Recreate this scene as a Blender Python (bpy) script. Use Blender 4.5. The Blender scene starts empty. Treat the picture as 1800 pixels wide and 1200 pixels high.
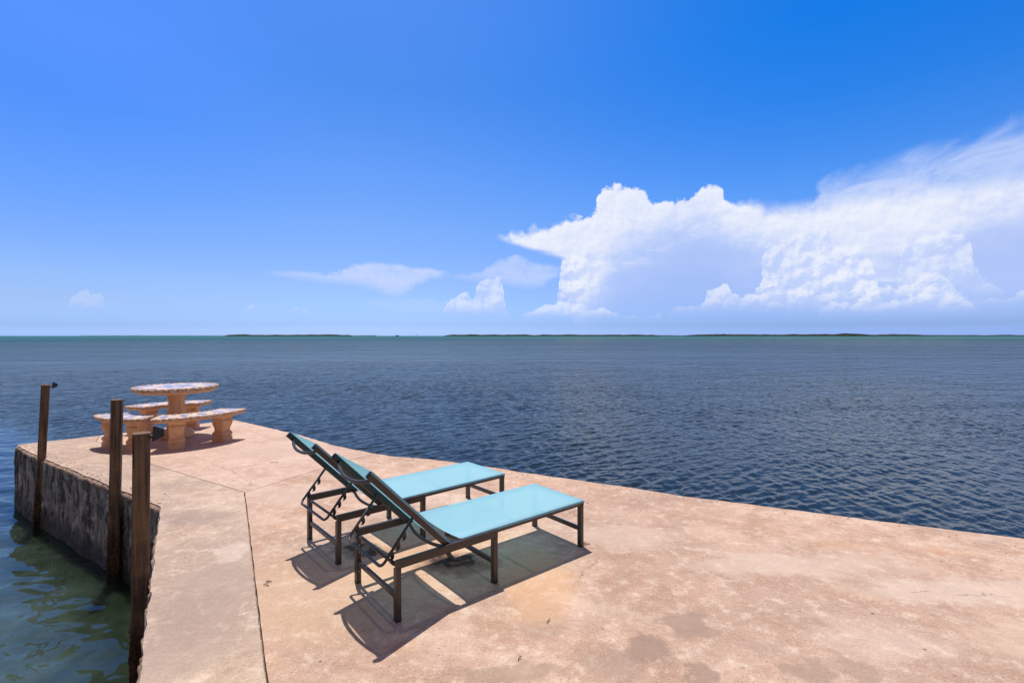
import bpy, bmesh, math, random
import numpy as np
from mathutils import Vector, Matrix, noise

random.seed(7)
rng = np.random.default_rng(11)
sc = bpy.context.scene
H = 1.52                      # eye height above the deck, metres
F = 870.0                     # focal length in photo pixels (1800 wide)
WATER = -0.55 * H
R = math.radians

# ------------------------------------------------------------------ camera
cam_d = bpy.data.cameras.new("camera")
cam = bpy.data.objects.new("camera", cam_d)
sc.collection.objects.link(cam)
cam.location = (0, 0, H)
cam.rotation_euler = (R(90), 0, 0)
cam_d.sensor_width = 36
cam_d.lens = 36 * F / 1800
cam_d.shift_y = -10.0 / 1800
cam_d.clip_start = 0.05
cam_d.clip_end = 30000
sc.camera = cam

# ------------------------------------------------------------------ light
SUN_H = Vector((-0.130, 0.300))            # horizontal shift towards the sun per metre of height
sun_dir = Vector((SUN_H.x, SUN_H.y, 1.0)).normalized()
SUN_EL = math.asin(sun_dir.z)
SUN_AZ = math.atan2(sun_dir.x, sun_dir.y)  # clockwise from +Y
sd = bpy.data.lights.new("sun", 'SUN')
sd.energy = 4.4
sd.angle = R(0.53)
sd.color = (1.0, 0.965, 0.91)
so = bpy.data.objects.new("sun", sd)
sc.collection.objects.link(so)
so.rotation_euler = sun_dir.to_track_quat('Z', 'Y').to_euler()
so.location = (0, 0, 30)

sc.view_settings.view_transform = 'Standard'
sc.view_settings.look = 'None'
sc.view_settings.exposure = 0
sc.view_settings.gamma = 1
sc.view_settings.use_curve_mapping = False


# ------------------------------------------------------------------ node helper
class N:
    def __init__(s, tree):
        s.t = tree; s.n = tree.nodes; s.l = tree.links

    def put(s, sock, v):
        if isinstance(v, bpy.types.NodeSocket):
            s.l.new(v, sock)
        elif isinstance(v, (tuple, list)) and len(v) == 3 and sock.type == 'RGBA':
            sock.default_value = (*v, 1)
        else:
            sock.default_value = v

    def m(s, op, a, b=0.0, c=None, clamp=False):
        x = s.n.new('ShaderNodeMath'); x.operation = op; x.use_clamp = clamp
        s.put(x.inputs[0], a); s.put(x.inputs[1], b)
        if c is not None: s.put(x.inputs[2], c)
        return x.outputs[0]

    def ss(s, v, a, b, lo=0.0, hi=1.0):
        x = s.n.new('ShaderNodeMapRange'); x.interpolation_type = 'SMOOTHSTEP'
        s.put(x.inputs['Value'], v); s.put(x.inputs['From Min'], a); s.put(x.inputs['From Max'], b)
        x.inputs['To Min'].default_value = lo; x.inputs['To Max'].default_value = hi
        return x.outputs[0]

    def lin(s, v, a, b, lo=0.0, hi=1.0):
        x = s.n.new('ShaderNodeMapRange'); x.clamp = True
        s.put(x.inputs['Value'], v); s.put(x.inputs['From Min'], a); s.put(x.inputs['From Max'], b)
        x.inputs['To Min'].default_value = lo; x.inputs['To Max'].default_value = hi
        return x.outputs[0]

    def mix(s, f, a, b, mode='MIX'):
        x = s.n.new('ShaderNodeMix'); x.data_type = 'RGBA'; x.blend_type = mode
        s.put(x.inputs[0], f); s.put(x.inputs[6], a); s.put(x.inputs[7], b)
        return x.outputs[2]

    def xyz(s, x_, y_, z_=0.0):
        x = s.n.new('ShaderNodeCombineXYZ')
        s.put(x.inputs[0], x_); s.put(x.inputs[1], y_); s.put(x.inputs[2], z_)
        return x.outputs[0]

    def sep(s, v):
        x = s.n.new('ShaderNodeSeparateXYZ'); s.put(x.inputs[0], v)
        return x.outputs[0], x.outputs[1], x.outputs[2]

    def vm(s, op, a, b=(0, 0, 0)):
        x = s.n.new('ShaderNodeVectorMath'); x.operation = op
        s.put(x.inputs[0], a); s.put(x.inputs[1], b)
        return x.outputs['Value'] if op in ('LENGTH', 'DISTANCE', 'DOT_PRODUCT') else x.outputs[0]

    def noise(s, vec, scale=1.0, detail=4.0, rough=0.5, dist=0.0, col=False, dim='3D'):
        x = s.n.new('ShaderNodeTexNoise'); x.noise_dimensions = dim
        s.put(x.inputs['Vector'], vec)
        x.inputs['Scale'].default_value = scale; x.inputs['Detail'].default_value = detail
        x.inputs['Roughness'].default_value = rough; x.inputs['Distortion'].default_value = dist
        return x.outputs[1] if col else x.outputs[0]

    def vor(s, vec, scale=1.0, feature='F1', detail=0.0, rough=0.5, dim='3D', out='Distance', rand=1.0):
        x = s.n.new('ShaderNodeTexVoronoi'); x.feature = feature; x.voronoi_dimensions = dim
        s.put(x.inputs['Vector'], vec)
        x.inputs['Scale'].default_value = scale
        if 'Detail' in x.inputs: x.inputs['Detail'].default_value = detail
        if 'Roughness' in x.inputs: x.inputs['Roughness'].default_value = rough
        x.inputs['Randomness'].default_value = rand
        return x.outputs[out]

    def ramp(s, f, stops):
        x = s.n.new('ShaderNodeValToRGB'); s.put(x.inputs[0], f)
        e = x.color_ramp.elements
        while len(e) < len(stops): e.new(0.5)
        for k, (p, c) in enumerate(stops):
            e[k].position = p; e[k].color = (*c, 1)
        return x.outputs[0]

    def curve(s, v, pts):
        x = s.n.new('ShaderNodeFloatCurve'); s.put(x.inputs['Value'], v)
        cu = x.mapping.curves[0]
        while len(cu.points) < len(pts): cu.points.new(0.5, 0.5)
        for p, (a, b) in zip(cu.points, pts):
            p.location = (a, b); p.handle_type = 'AUTO_CLAMPED'
        x.mapping.update()
        return x.outputs[0]

    def scale(s, vec, sx, sy, sz=1.0):
        return s.vm('MULTIPLY', vec, (sx, sy, sz))


def srgb(r, g, b):
    f = lambda c: (c / 255 / 12.92) if c / 255 <= 0.04045 else ((c / 255 + 0.055) / 1.055) ** 2.4
    return (f(r), f(g), f(b))


# ------------------------------------------------------------------ sky
def build_world():
    w = bpy.data.worlds.new("World"); sc.world = w; w.use_nodes = True
    t = w.node_tree; t.nodes.clear(); n = N(t)
    tc = n.n.new('ShaderNodeTexCoord').outputs['Generated']
    x, y, z = n.sep(tc)
    DEG = 57.29578
    az = n.m('MULTIPLY', n.m('ARCTAN2', x, y), DEG)
    el = n.m('MULTIPLY', n.m('ARCSINE', z), DEG)
    sky = n.n.new('ShaderNodeTexSky'); sky.sky_type = 'NISHITA'; sky.sun_disc = False
    sky.sun_elevation = SUN_EL; sky.sun_rotation = SUN_AZ
    sky.air_density = 1.0; sky.dust_density = 0.6; sky.ozone_density = 2.5; sky.altitude = 0
    elc = n.m('DIVIDE', el, 40.0, clamp=True)
    TR = lambda T: n.ramp(elc, [(p, tuple(c * .75 for c in q)) for p, q in T])
    tint_l = TR(TINT_L); tint_r = TR(TINT_R)
    tint = n.mix(n.ss(az, -45, -16), tint_l, TR(TINT_C))
    tint = n.mix(n.ss(az, -16, 36), tint, tint_r)
    tint = n.vm('SCALE', tint); tint.node.inputs['Scale'].default_value = 4.0
    # overhead and behind the camera, a warm sky tint added to warm the shadows
    tint = n.mix(n.ss(el, 33, 50), tint, (1.35, 0.72, 0.60))
    tint = n.mix(n.ss(n.m('ABSOLUTE', az), 62, 100), tint, (1.20, 0.72, 0.64))
    base = n.mix(1.0, sky.outputs[0], tint, 'MULTIPLY')
    base = n.vm('SCALE', base); base.node.inputs['Scale'].default_value = SKY_S
    col = base
    P = n.xyz(az, el)

    def ae(u, v):
        a = math.atan((u - 900) / F); e = math.atan((590 - v) / F * math.cos(a))
        return math.degrees(a), math.degrees(e)

    def contour(pts, vec_az, pad=0.0):
        q = [ae(*p) for p in pts]; a0, a1 = q[0][0], q[-1][0]
        t_ = n.lin(vec_az, a0, a1)
        f = n.curve(t_, [((a - a0) / (a1 - a0), e / 30) for a, e in q])
        return n.m('MULTIPLY', f, 30.0), a0, a1

    def between(v, a0, a1, s=0.4):
        return n.m('MULTIPLY', n.ss(v, a0, a0 + s), n.ss(v, a1, a1 - s))

    # noise fields in degrees
    w1 = n.noise(n.vm('MULTIPLY', P, (0.09, 0.42, 0)), 1.0, 7, 0.6, 0.6)
    fine = n.noise(P, 0.9, 8, 0.60)
    wide = n.noise(n.vm('ADD', P, (31, 7, 0)), 0.30, 5, 0.55)

    def billow(vec, off=(0, 0, 0)):
        v0 = n.vm('ADD', vec, off)
        wv = n.vm('MULTIPLY', n.vm('SUBTRACT', n.noise(v0, 0.8, 4, 0.55, 0, True), (0.5, 0.5, 0.5)), (1.3, 1.3, 0))
        v2 = n.vm('ADD', v0, wv)
        a = n.vor(v2, 0.44, 'F1', 4.0, 0.5, '2D')
        return n.m('SUBTRACT', 1.0, a)
    b0 = billow(P); b1 = billow(P, (-0.30, 0.50, 0)); b2 = billow(P, (-0.10, 0.16, 0))
    relief = n.m('SUBTRACT', b0, b1)               # >0 where a bulge faces the light, up and left
    reliefs = n.m('SUBTRACT', b0, b2)
    f1 = n.noise(n.vm('ADD', P, (-0.12, 0.22, 0)), 0.9, 8, 0.60)
    relief2 = n.m('SUBTRACT', fine, f1)
    white = CL_WHITE; shade = CL_SHADE
    jit = lambda a_, v_: n.m('MULTIPLY', n.m('SUBTRACT', v_, 0.5), a_)

    # ---- high thin wisps above the shield on the right
    wa = n.m('ADD', az, jit(2.0, fine))
    top, a0, a1 = contour([(1425, 350), (1448, 306), (1480, 296), (1530, 276), (1580, 256), (1640, 250), (1720, 232), (1800, 205), (1900, 175)], wa)
    rot = n.n.new('ShaderNodeVectorRotate'); rot.rotation_type = 'Z_AXIS'
    n.put(rot.inputs['Vector'], P); rot.inputs['Angle'].default_value = R(-19)
    st = n.noise(n.vm('MULTIPLY', rot.outputs[0], (0.17, 0.40, 0)), 1.0, 9, 0.58, 1.3)
    d = n.m('SUBTRACT', n.m('ADD', top, jit(3.2, st)), el)
    dens = n.m('MULTIPLY', n.ss(d, -0.4, 2.6), n.ss(st, 0.30, 0.62, 0.45, 1.0))
    dens = n.m('MULTIPLY', n.m('MULTIPLY', dens, n.ss(el, 10.5, 13.5)), between(wa, a0, a1 + 20, 1.0))
    col = n.mix(n.m('MULTIPLY', dens, 0.72), col, CL_WISP)

    # ---- the storm's shield and the veil under it
    ws = n.m('ADD', az, jit(1.0, fine))
    top, a0, a1 = contour([(868, 420), (882, 408), (930, 391), (985, 379), (1030, 366), (1046, 358), (1052, 338), (1062, 325), (1090, 319), (1120, 322),
                           (1142, 338), (1160, 346), (1190, 342), (1215, 329), (1245, 317), (1266, 322), (1276, 340), (1300, 343), (1400, 341),
                           (1450, 332), (1520, 316), (1600, 305), (1700, 296), (1800, 284), (1900, 275)], ws)
    bot, _, _ = contour([(868, 420), (890, 430), (920, 440), (950, 450), (980, 458), (1000, 466), (1100, 466), (1300, 468), (1700, 470), (1900, 470)], ws)
    right = n.ss(az, 22, 30)
    dt = n.m('SUBTRACT', n.m('ADD', top, n.m('MULTIPLY', n.m('SUBTRACT', b0, 0.62), n.m('SUBTRACT', 1.1, n.m('MULTIPLY', right, 0.7)))), el)
    dt = n.m('ADD', dt, jit(0.6, fine))
    db = n.m('SUBTRACT', n.m('ADD', el, jit(1.3, w1)), bot)
    inten = n.m('MULTIPLY', n.ss(dt, -0.1, n.m('ADD', n.m('ADD', 0.35, n.m('MULTIPLY', n.ss(az, 10, 4), 0.8)), n.m('MULTIPLY', right, 2.2))), between(ws, a0, a1 + 30, 0.5))
    body = n.m('MAXIMUM', n.ss(db, -0.15, 0.9), n.ss(az, ae(985, 500)[0], ae(1010, 500)[0]))
    inten = n.m('MULTIPLY', inten, body)
    # left edge of the rain-grey column under the shield follows its own ragged line
    colw = n.m('ADD', az, n.m('ADD', jit(2.6, wide), n.m('MULTIPLY', n.m('SUBTRACT', b0, 0.6), 1.6)))
    colm = n.m('MAXIMUM', n.ss(db, -0.15, 0.9), n.ss(colw, ae(984, 500)[0], ae(992, 500)[0]))
    inten = n.m('MULTIPLY', inten, colm)
    wb, _, _ = contour([(868, 470), (960, 520), (1000, 548), (1035, 530), (1060, 485), (1090, 445), (1130, 425), (1180, 408), (1215, 398), (1250, 404), (1300, 428),
                        (1350, 440), (1400, 462), (1480, 478), (1560, 470), (1640, 440), (1720, 405), (1800, 390), (1900, 385)], ws)
    dw = n.m('SUBTRACT', n.m('ADD', el, n.m('ADD', jit(3.2, w1), n.m('MULTIPLY', n.m('SUBTRACT', b0, 0.6), 0.9))), wb)
    wf = n.ss(n.m('ADD', dw, jit(1.5, fine)), -3.3, 3.4)
    tex = n.m('ADD', n.m('ADD', n.m('MULTIPLY', relief2, 0.8), n.m('MULTIPLY', relief, 0.35)), n.m('MULTIPLY', w1, 0.7))
    tone = n.ss(n.m('ADD', tex, n.m('MULTIPLY', n.ss(dt, 4.0, 0.1), 0.10)), 0.12, 0.62)
    ccol = n.mix(tone, CL_MID, white)
    under = n.mix(n.ss(dw, -8.0, -1.0), shade, K(187, 206, 251))
    ccol = n.mix(wf, n.mix(n.ss(az, 24, 38), under, K(186, 204, 251)), ccol)
    # ribs of brighter cloud hanging under the shield
    rib = n.m('MULTIPLY', n.ss(w1, 0.52, 0.68), n.m('MULTIPLY', n.ss(wf, 0.02, 0.3), n.ss(wf, 0.9, 0.4)))
    ccol = n.mix(n.m('MULTIPLY', rib, 0.55), ccol, white)
    op = n.m('MULTIPLY', inten, n.ss(wf, 0, 1, 0.80, 0.98))
    op = n.m('MULTIPLY', op, n.ss(el, 0.2, 4.8, 0.10, 1.0))
    col = n.mix(op, col, ccol)

    # ---- heaped cumulus
    def cumulus(pts, base_v, opac, warp=1.2, azj=1.6, depth=2.6, lo=-0.34, hi=0.46, soft=0.22, body_c=K(197, 213, 252), xf=None):
        nonlocal col
        wz = n.m('ADD', az, n.m('ADD', jit(azj, wide), jit(0.5, fine)))
        tp, a0, a1 = contour(pts, wz)
        be = ae(900, base_v)[1]
        d_ = n.m('SUBTRACT', n.m('ADD', tp, n.m('MULTIPLY', n.m('SUBTRACT', b0, 0.62), warp)), el)
        d_ = n.m('ADD', d_, jit(0.45, fine))
        g = n.m('MULTIPLY', n.ss(d_, 0.0, soft), n.ss(el, be - 0.5, be + depth * 0.7))
        g = n.m('MULTIPLY', g, between(wz, a0, a1 + (20 if pts[-1][0] > 1790 else 0), 0.3))
        if xf: g = n.m('MULTIPLY', g, n.ss(colw, ae(xf[1], 500)[0], ae(xf[0], 500)[0]))
        lit = n.m('ADD', n.m('MULTIPLY', relief, 0.9), n.m('ADD', n.m('MULTIPLY', reliefs, 0.8), n.m('MULTIPLY', relief2, 0.35)))
        lit = n.m('ADD', lit, n.m('MULTIPLY', n.ss(d_, 1.4, 0.1), 0.16))
        lit = n.ss(lit, lo, hi)
        c = n.mix(lit, body_c, white)
        c = n.mix(n.ss(el, be - 0.4, be + depth), shade, c)
        col = n.mix(n.m('MULTIPLY', g, opac), col, c)

    # the rising column at the left end of the storm
    cumulus([(978, 560), (982, 500), (986, 462), (992, 444), (1010, 438), (1060, 432), (1100, 430)], 552, 0.8, 0.8, 1.2, 3.4, -0.3, 0.35, 0.6, xf=(1000, 1075))
    # towers, then the long row in front of them
    cumulus([(1322, 500), (1334, 478), (1340, 452), (1352, 426), (1380, 405), (1440, 396), (1482, 408), (1516, 430), (1530, 456), (1538, 490), (1556, 520), (1572, 560)],
            556, 0.70, 1.3, 1.4, 3.4)
    cumulus([(1440, 500), (1448, 470), (1462, 448), (1480, 434), (1505, 430), (1525, 440), (1534, 462), (1545, 500), (1550, 540)], 545, 0.75, 1.0, 0.8, 2.4)
    cumulus([(1575, 470), (1588, 430), (1604, 410), (1640, 404), (1688, 400), (1706, 414), (1706, 440), (1728, 462), (1752, 484), (1768, 510), (1790, 530), (1830, 540)],
            552, 0.62, 1.3, 1.4, 3.4)
    cumulus([(1140, 562), (1170, 546), (1200, 526), (1238, 516), (1254, 494), (1270, 486), (1288, 508), (1330, 506), (1370, 492), (1400, 490), (1424, 508), (1450, 505),
             (1475, 500), (1500, 492), (1530, 492), (1560, 500), (1590, 492), (1620, 476), (1650, 466), (1676, 484), (1700, 500), (1730, 516), (1760, 518), (1790, 508), (1860, 500)],
            558, 0.68, 1.3, 1.6, 2.6)
    cumulus([(1420, 560), (1450, 530), (1490, 515), (1540, 508), (1580, 516), (1620, 505), (1660, 492), (1690, 500), (1715, 520), (1740, 545), (1790, 530), (1860, 525)],
            562, 0.6, 1.2, 1.2, 1.8)
    cumulus([(60, 560), (75, 552), (100, 552), (118, 560), (122, 520), (140, 503), (152, 500), (160, 510), (178, 508), (184, 530), (190, 560),
             (240, 556), (265, 548), (290, 552), (310, 565), (395, 565), (403, 552), (418, 546), (430, 536), (446, 532), (452, 550), (458, 566),
             (500, 566), (503, 545), (512, 534), (530, 532), (543, 540), (549, 566), (575, 566), (583, 548), (594, 548), (602, 566)],
            556, 0.22, 0.5, 0.4, 1.0)
    cumulus([(775, 550), (785, 530), (800, 514), (818, 508), (832, 517), (842, 492), (858, 480), (872, 480), (884, 496), (888, 530), (900, 556)], 560, 0.62, 0.7, 0.5, 2.2)
    cumulus([(900, 560), (925, 542), (950, 532), (972, 524), (995, 520), (1015, 528), (1040, 534), (1062, 536), (1085, 548), (1120, 550), (1170, 552), (1200, 562)],
            562, 0.60, 0.8, 1.2, 1.6)

    # ---- streaks of cirrus
    def streak(tp, bt, opac):
        nonlocal col
        wz = n.m('ADD', az, jit(2.2, fine))
        a, a0, a1 = contour(tp, wz); b, _, _ = contour(bt, wz)
        g = n.m('MULTIPLY', n.ss(n.m('SUBTRACT', n.m('ADD', a, n.m('ADD', jit(1.2, w1), jit(0.7, fine))), el), -0.1, 0.5),
                n.ss(n.m('SUBTRACT', el, n.m('ADD', b, n.m('ADD', jit(1.4, w1), jit(1.2, fine)))), -0.15, 1.1))
        g = n.m('MULTIPLY', g, between(wz, a0, a1, 2.0))
        g = n.m('MULTIPLY', g, n.ss(n.m('ADD', w1, jit(0.5, fine)), 0.25, 0.6, 0.35, 1.0))
        col = n.mix(n.m('MULTIPLY', g, opac), col, CL_WISP)
    streak([(460, 472), (540, 477), (600, 475), (622, 465), (680, 462), (740, 470), (800, 478)],
           [(460, 484), (540, 496), (600, 503), (650, 510), (695, 524), (735, 505), (800, 486)], 0.75)
    streak([(780, 486), (850, 472), (882, 454), (905, 446), (935, 458), (1000, 466)],
           [(780, 492), (860, 500), (910, 508), (940, 510), (965, 500), (1000, 482)], 0.62)
    streak([(620, 526), (700, 522), (780, 524), (880, 535)], [(620, 537), (700, 550), (780, 552), (880, 547)], 0.25)

    bg = n.n.new('ShaderNodeBackground'); n.put(bg.inputs[0], col); bg.inputs[1].default_value = 0.1
    o = n.n.new('ShaderNodeOutputWorld'); n.l.new(bg.outputs[0], o.inputs[0])


SKY_S = 1.0
TINT_L = [(0.0066, (0.249, 0.393, 0.883)), (0.0233, (0.198, 0.312, 0.688)), (0.0814, (0.2285, 0.2884, 0.5032)), (0.1393, (0.2342, 0.2972, 0.4782)), (0.2195, (0.2117, 0.2918, 0.4965)), (0.3316, (0.1732, 0.2959, 0.5238)), (0.4919, (0.1303, 0.2844, 0.5694)), (0.6357, (0.1671, 0.3237, 0.6398))]
TINT_C = [(0.0066, (0.276, 0.42, 0.887)), (0.0316, (0.218, 0.324, 0.68)), (0.1419, (0.2505, 0.305, 0.5026)), (0.2964, (0.2359, 0.3251, 0.4973)), (0.4441, (0.1928, 0.3244, 0.5395)), (0.6481, (0.126, 0.2959, 0.5447)), (0.8218, (0.1445, 0.3138, 0.5886))]
TINT_R = [(0.0066, (0.213, 0.344, 0.87)), (0.0271, (0.158, 0.26, 0.60)), (0.1887, (0.2117, 0.2734, 0.4653)), (0.3583, (0.1457, 0.3108, 0.5502)), (0.4458, (0.0973, 0.2872, 0.5575)), (0.5651, (0.0472, 0.2672, 0.5653)), (0.7242, (0.0188, 0.2602, 0.5851))]
def K(r, g, b):      # a cloud radiance, written as it should look, before the background strength
    return tuple(c * 10 for c in srgb(r, g, b))
CL_WHITE = K(238, 242, 254); CL_MID = K(222, 230, 252); CL_SHADE = K(166, 192, 246); CL_DEEP = K(160, 188, 240); CL_WISP = K(205, 219, 253)
build_world()


# ------------------------------------------------------------------ object helpers
COL = sc.collection
def tag(o, label=None, cat=None, group=None, kind=None):
    if label: o['label'] = label
    if cat: o['category'] = cat
    if group: o['group'] = group
    if kind: o['kind'] = kind
    return o

def empty(name, loc, rz=0.0):
    o = bpy.data.objects.new(name, None); COL.objects.link(o)
    o.location = loc; o.rotation_euler = (0, 0, rz); o.empty_display_size = 0.1
    return o

def link(name, bm, mat, parent=None, smooth=False):
    me = bpy.data.meshes.new(name)
    bmesh.ops.recalc_face_normals(bm, faces=bm.faces)
    if smooth:
        for f in bm.faces: f.smooth = True
    bm.to_mesh(me); bm.free()
    if isinstance(mat, (list, tuple)):
        for m_ in mat: me.materials.append(m_)
    else: me.materials.append(mat)
    o = bpy.data.objects.new(name, me); COL.objects.link(o)
    if parent: o.parent = parent
    return o

def box(bm, x0, x1, y0, y1, z0, z1, bev=0.002, M=None, seg=1):
    b = bmesh.new(); bmesh.ops.create_cube(b, size=1)
    for v in b.verts:
        v.co = Vector(((x0 + x1) / 2 + v.co.x * (x1 - x0), (y0 + y1) / 2 + v.co.y * (y1 - y0), (z0 + z1) / 2 + v.co.z * (z1 - z0)))
    if bev: bmesh.ops.bevel(b, geom=b.edges[:], offset=bev, segments=seg, affect='EDGES', profile=0.5)
    if M is not None: bmesh.ops.transform(b, matrix=M, verts=b.verts)
    merge(bm, b)

def merge(bm, b):
    me = bpy.data.meshes.new("tmp"); b.to_mesh(me); b.free(); bm.from_mesh(me); bpy.data.meshes.remove(me)

def tube(bm, pts, r, seg=10, closed=False, rad=None):
    pts = [Vector(p) for p in pts]; k = len(pts)
    up = None; rings = []
    for i, p in enumerate(pts):
        if closed: d = pts[(i + 1) % k] - pts[i - 1]
        else: d = pts[min(i + 1, k - 1)] - pts[max(i - 1, 0)]
        d.normalize()
        if up is None:
            up = Vector((0, 0, 1)) if abs(d.z) < 0.9 else Vector((1, 0, 0))
        s = d.cross(up).normalized(); up = s.cross(d).normalized()
        rr = rad[i] if rad else r
        rings.append([bm.verts.new(p + (s * math.cos(a) + up * math.sin(a)) * rr) for a in [2 * math.pi * j / seg for j in range(seg)]])
    for i in range(k if closed else k - 1):
        A, B = rings[i], rings[(i + 1) % k]
        for j in range(seg):
            bm.faces.new((A[j], A[(j + 1) % seg], B[(j + 1) % seg], B[j]))
    if not closed:
        bm.faces.new(rings[0]); bm.faces.new(rings[-1][::-1])

def newmat(name):
    m_ = bpy.data.materials.new(name); m_.use_nodes = True
    t = m_.node_tree; t.nodes.clear(); n = N(t)
    out = n.n.new('ShaderNodeOutputMaterial'); p = n.n.new('ShaderNodeBsdfPrincipled')
    n.l.new(p.outputs[0], out.inputs[0])
    oc = n.n.new('ShaderNodeTexCoord').outputs['Object']
    return m_, n, p, oc, out

def bump(n, p, h, dist, strength=1.0):
    b = n.n.new('ShaderNodeBump'); n.put(b.inputs['Height'], h)
    b.inputs['Distance'].default_value = dist; b.inputs['Strength'].default_value = strength
    n.l.new(b.outputs[0], p.inputs['Normal'])

# ------------------------------------------------------------------ materials
def mat_metal():
    m_, n, p, oc, _ = newmat("brown_powder_coated_metal")
    f = n.noise(oc, 14, 5, 0.6)
    c = n.mix(n.ss(f, 0.35, 0.75), (0.036, 0.026, 0.022), (0.060, 0.046, 0.041))
    n.put(p.inputs['Base Color'], c); n.put(p.inputs['Roughness'], n.ss(f, 0.3, 0.8, 0.32, 0.5))
    p.inputs['Specular IOR Level'].default_value = 0.55
    bump(n, p, n.noise(oc, 500, 2), 0.0004, 0.4)
    return m_

def mat_plastic():
    m_, n, p, oc, _ = newmat("black_plastic")
    n.put(p.inputs['Base Color'], n.mix(n.noise(oc, 60), (0.010, 0.010, 0.011), (0.02, 0.02, 0.021)))
    p.inputs['Roughness'].default_value = 0.35
    return m_

def mat_fabric():
    m_, n, p, oc, out = newmat("aqua_sling_mesh")
    f = n.noise(oc, 5, 4, 0.6); g = n.noise(oc, 60, 3, 0.6)
    c = n.mix(f, (0.36, 0.78, 0.95), (0.42, 0.84, 0.98))
    c = n.mix(n.m('MULTIPLY', g, 0.35), c, (0.48, 0.85, 0.99))
    n.put(p.inputs['Base Color'], c); p.inputs['Roughness'].default_value = 0.65
    x, y, z = n.sep(oc)
    # stitched hems along both long sides, faint creases, salt and dust
    hem = n.m('MAXIMUM', n.ss(n.m('ABSOLUTE', n.m('SUBTRACT', y, 0.030)), 0.0028, 0.0008), n.ss(n.m('ABSOLUTE', n.m('SUBTRACT', y, 0.351 * H - 0.030)), 0.0028, 0.0008))
    c = n.mix(n.m('MULTIPLY', hem, 0.45), c, (0.10, 0.36, 0.44))
    cre = n.noise(n.vm('MULTIPLY', oc, (9, 2, 9)), 1.0, 5, 0.6, 0.8)
    c = n.mix(n.ss(cre, 0.56, 0.75, 0, 0.30), c, (0.62, 0.84, 0.90))
    c = n.mix(n.ss(cre, 0.42, 0.26, 0, 0.30), c, (0.22, 0.58, 0.72))
    n.put(p.inputs['Base Color'], c)
    wv = n.m('ADD', n.m('SINE', n.m('MULTIPLY', x, 2400)), n.m('SINE', n.m('MULTIPLY', y, 2400)))
    bump(n, p, n.m('ADD', n.m('MULTIPLY', wv, 0.2), n.m('ADD', n.m('MULTIPLY', f, 8.0), n.m('MULTIPLY', cre, 9.0))), 0.0006, 0.8)
    tr = n.n.new('ShaderNodeBsdfTranslucent'); n.put(tr.inputs[0], (0.20, 0.64, 0.76))
    mx = n.n.new('ShaderNodeMixShader'); mx.inputs[0].default_value = 0.42
    n.l.new(p.outputs[0], mx.inputs[1]); n.l.new(tr.outputs[0], mx.inputs[2])
    ho = n.n.new('ShaderNodeBsdfTransparent')
    m2 = n.n.new('ShaderNodeMixShader'); m2.inputs[0].default_value = 0.055
    n.l.new(mx.outputs[0], m2.inputs[1]); n.l.new(ho.outputs[0], m2.inputs[2])
    n.l.new(m2.outputs[0], out.inputs[0])
    return m_

def seg_dist(n, x, y, a, b):
    """distance from (x, y) to the segment a-b"""
    ax, ay = a; bx, by = b; dx, dy = bx - ax, by - ay; L2 = dx * dx + dy * dy
    px = n.m('SUBTRACT', x, ax); py = n.m('SUBTRACT', y, ay)
    t = n.m('DIVIDE', n.m('ADD', n.m('MULTIPLY', px, dx), n.m('MULTIPLY', py, dy)), L2, clamp=True)
    ex = n.m('SUBTRACT', px, n.m('MULTIPLY', t, dx)); ey = n.m('SUBTRACT', py, n.m('MULTIPLY', t, dy))
    return n.m('SQRT', n.m('ADD', n.m('MULTIPLY', ex, ex), n.m('MULTIPLY', ey, ey)))

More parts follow.
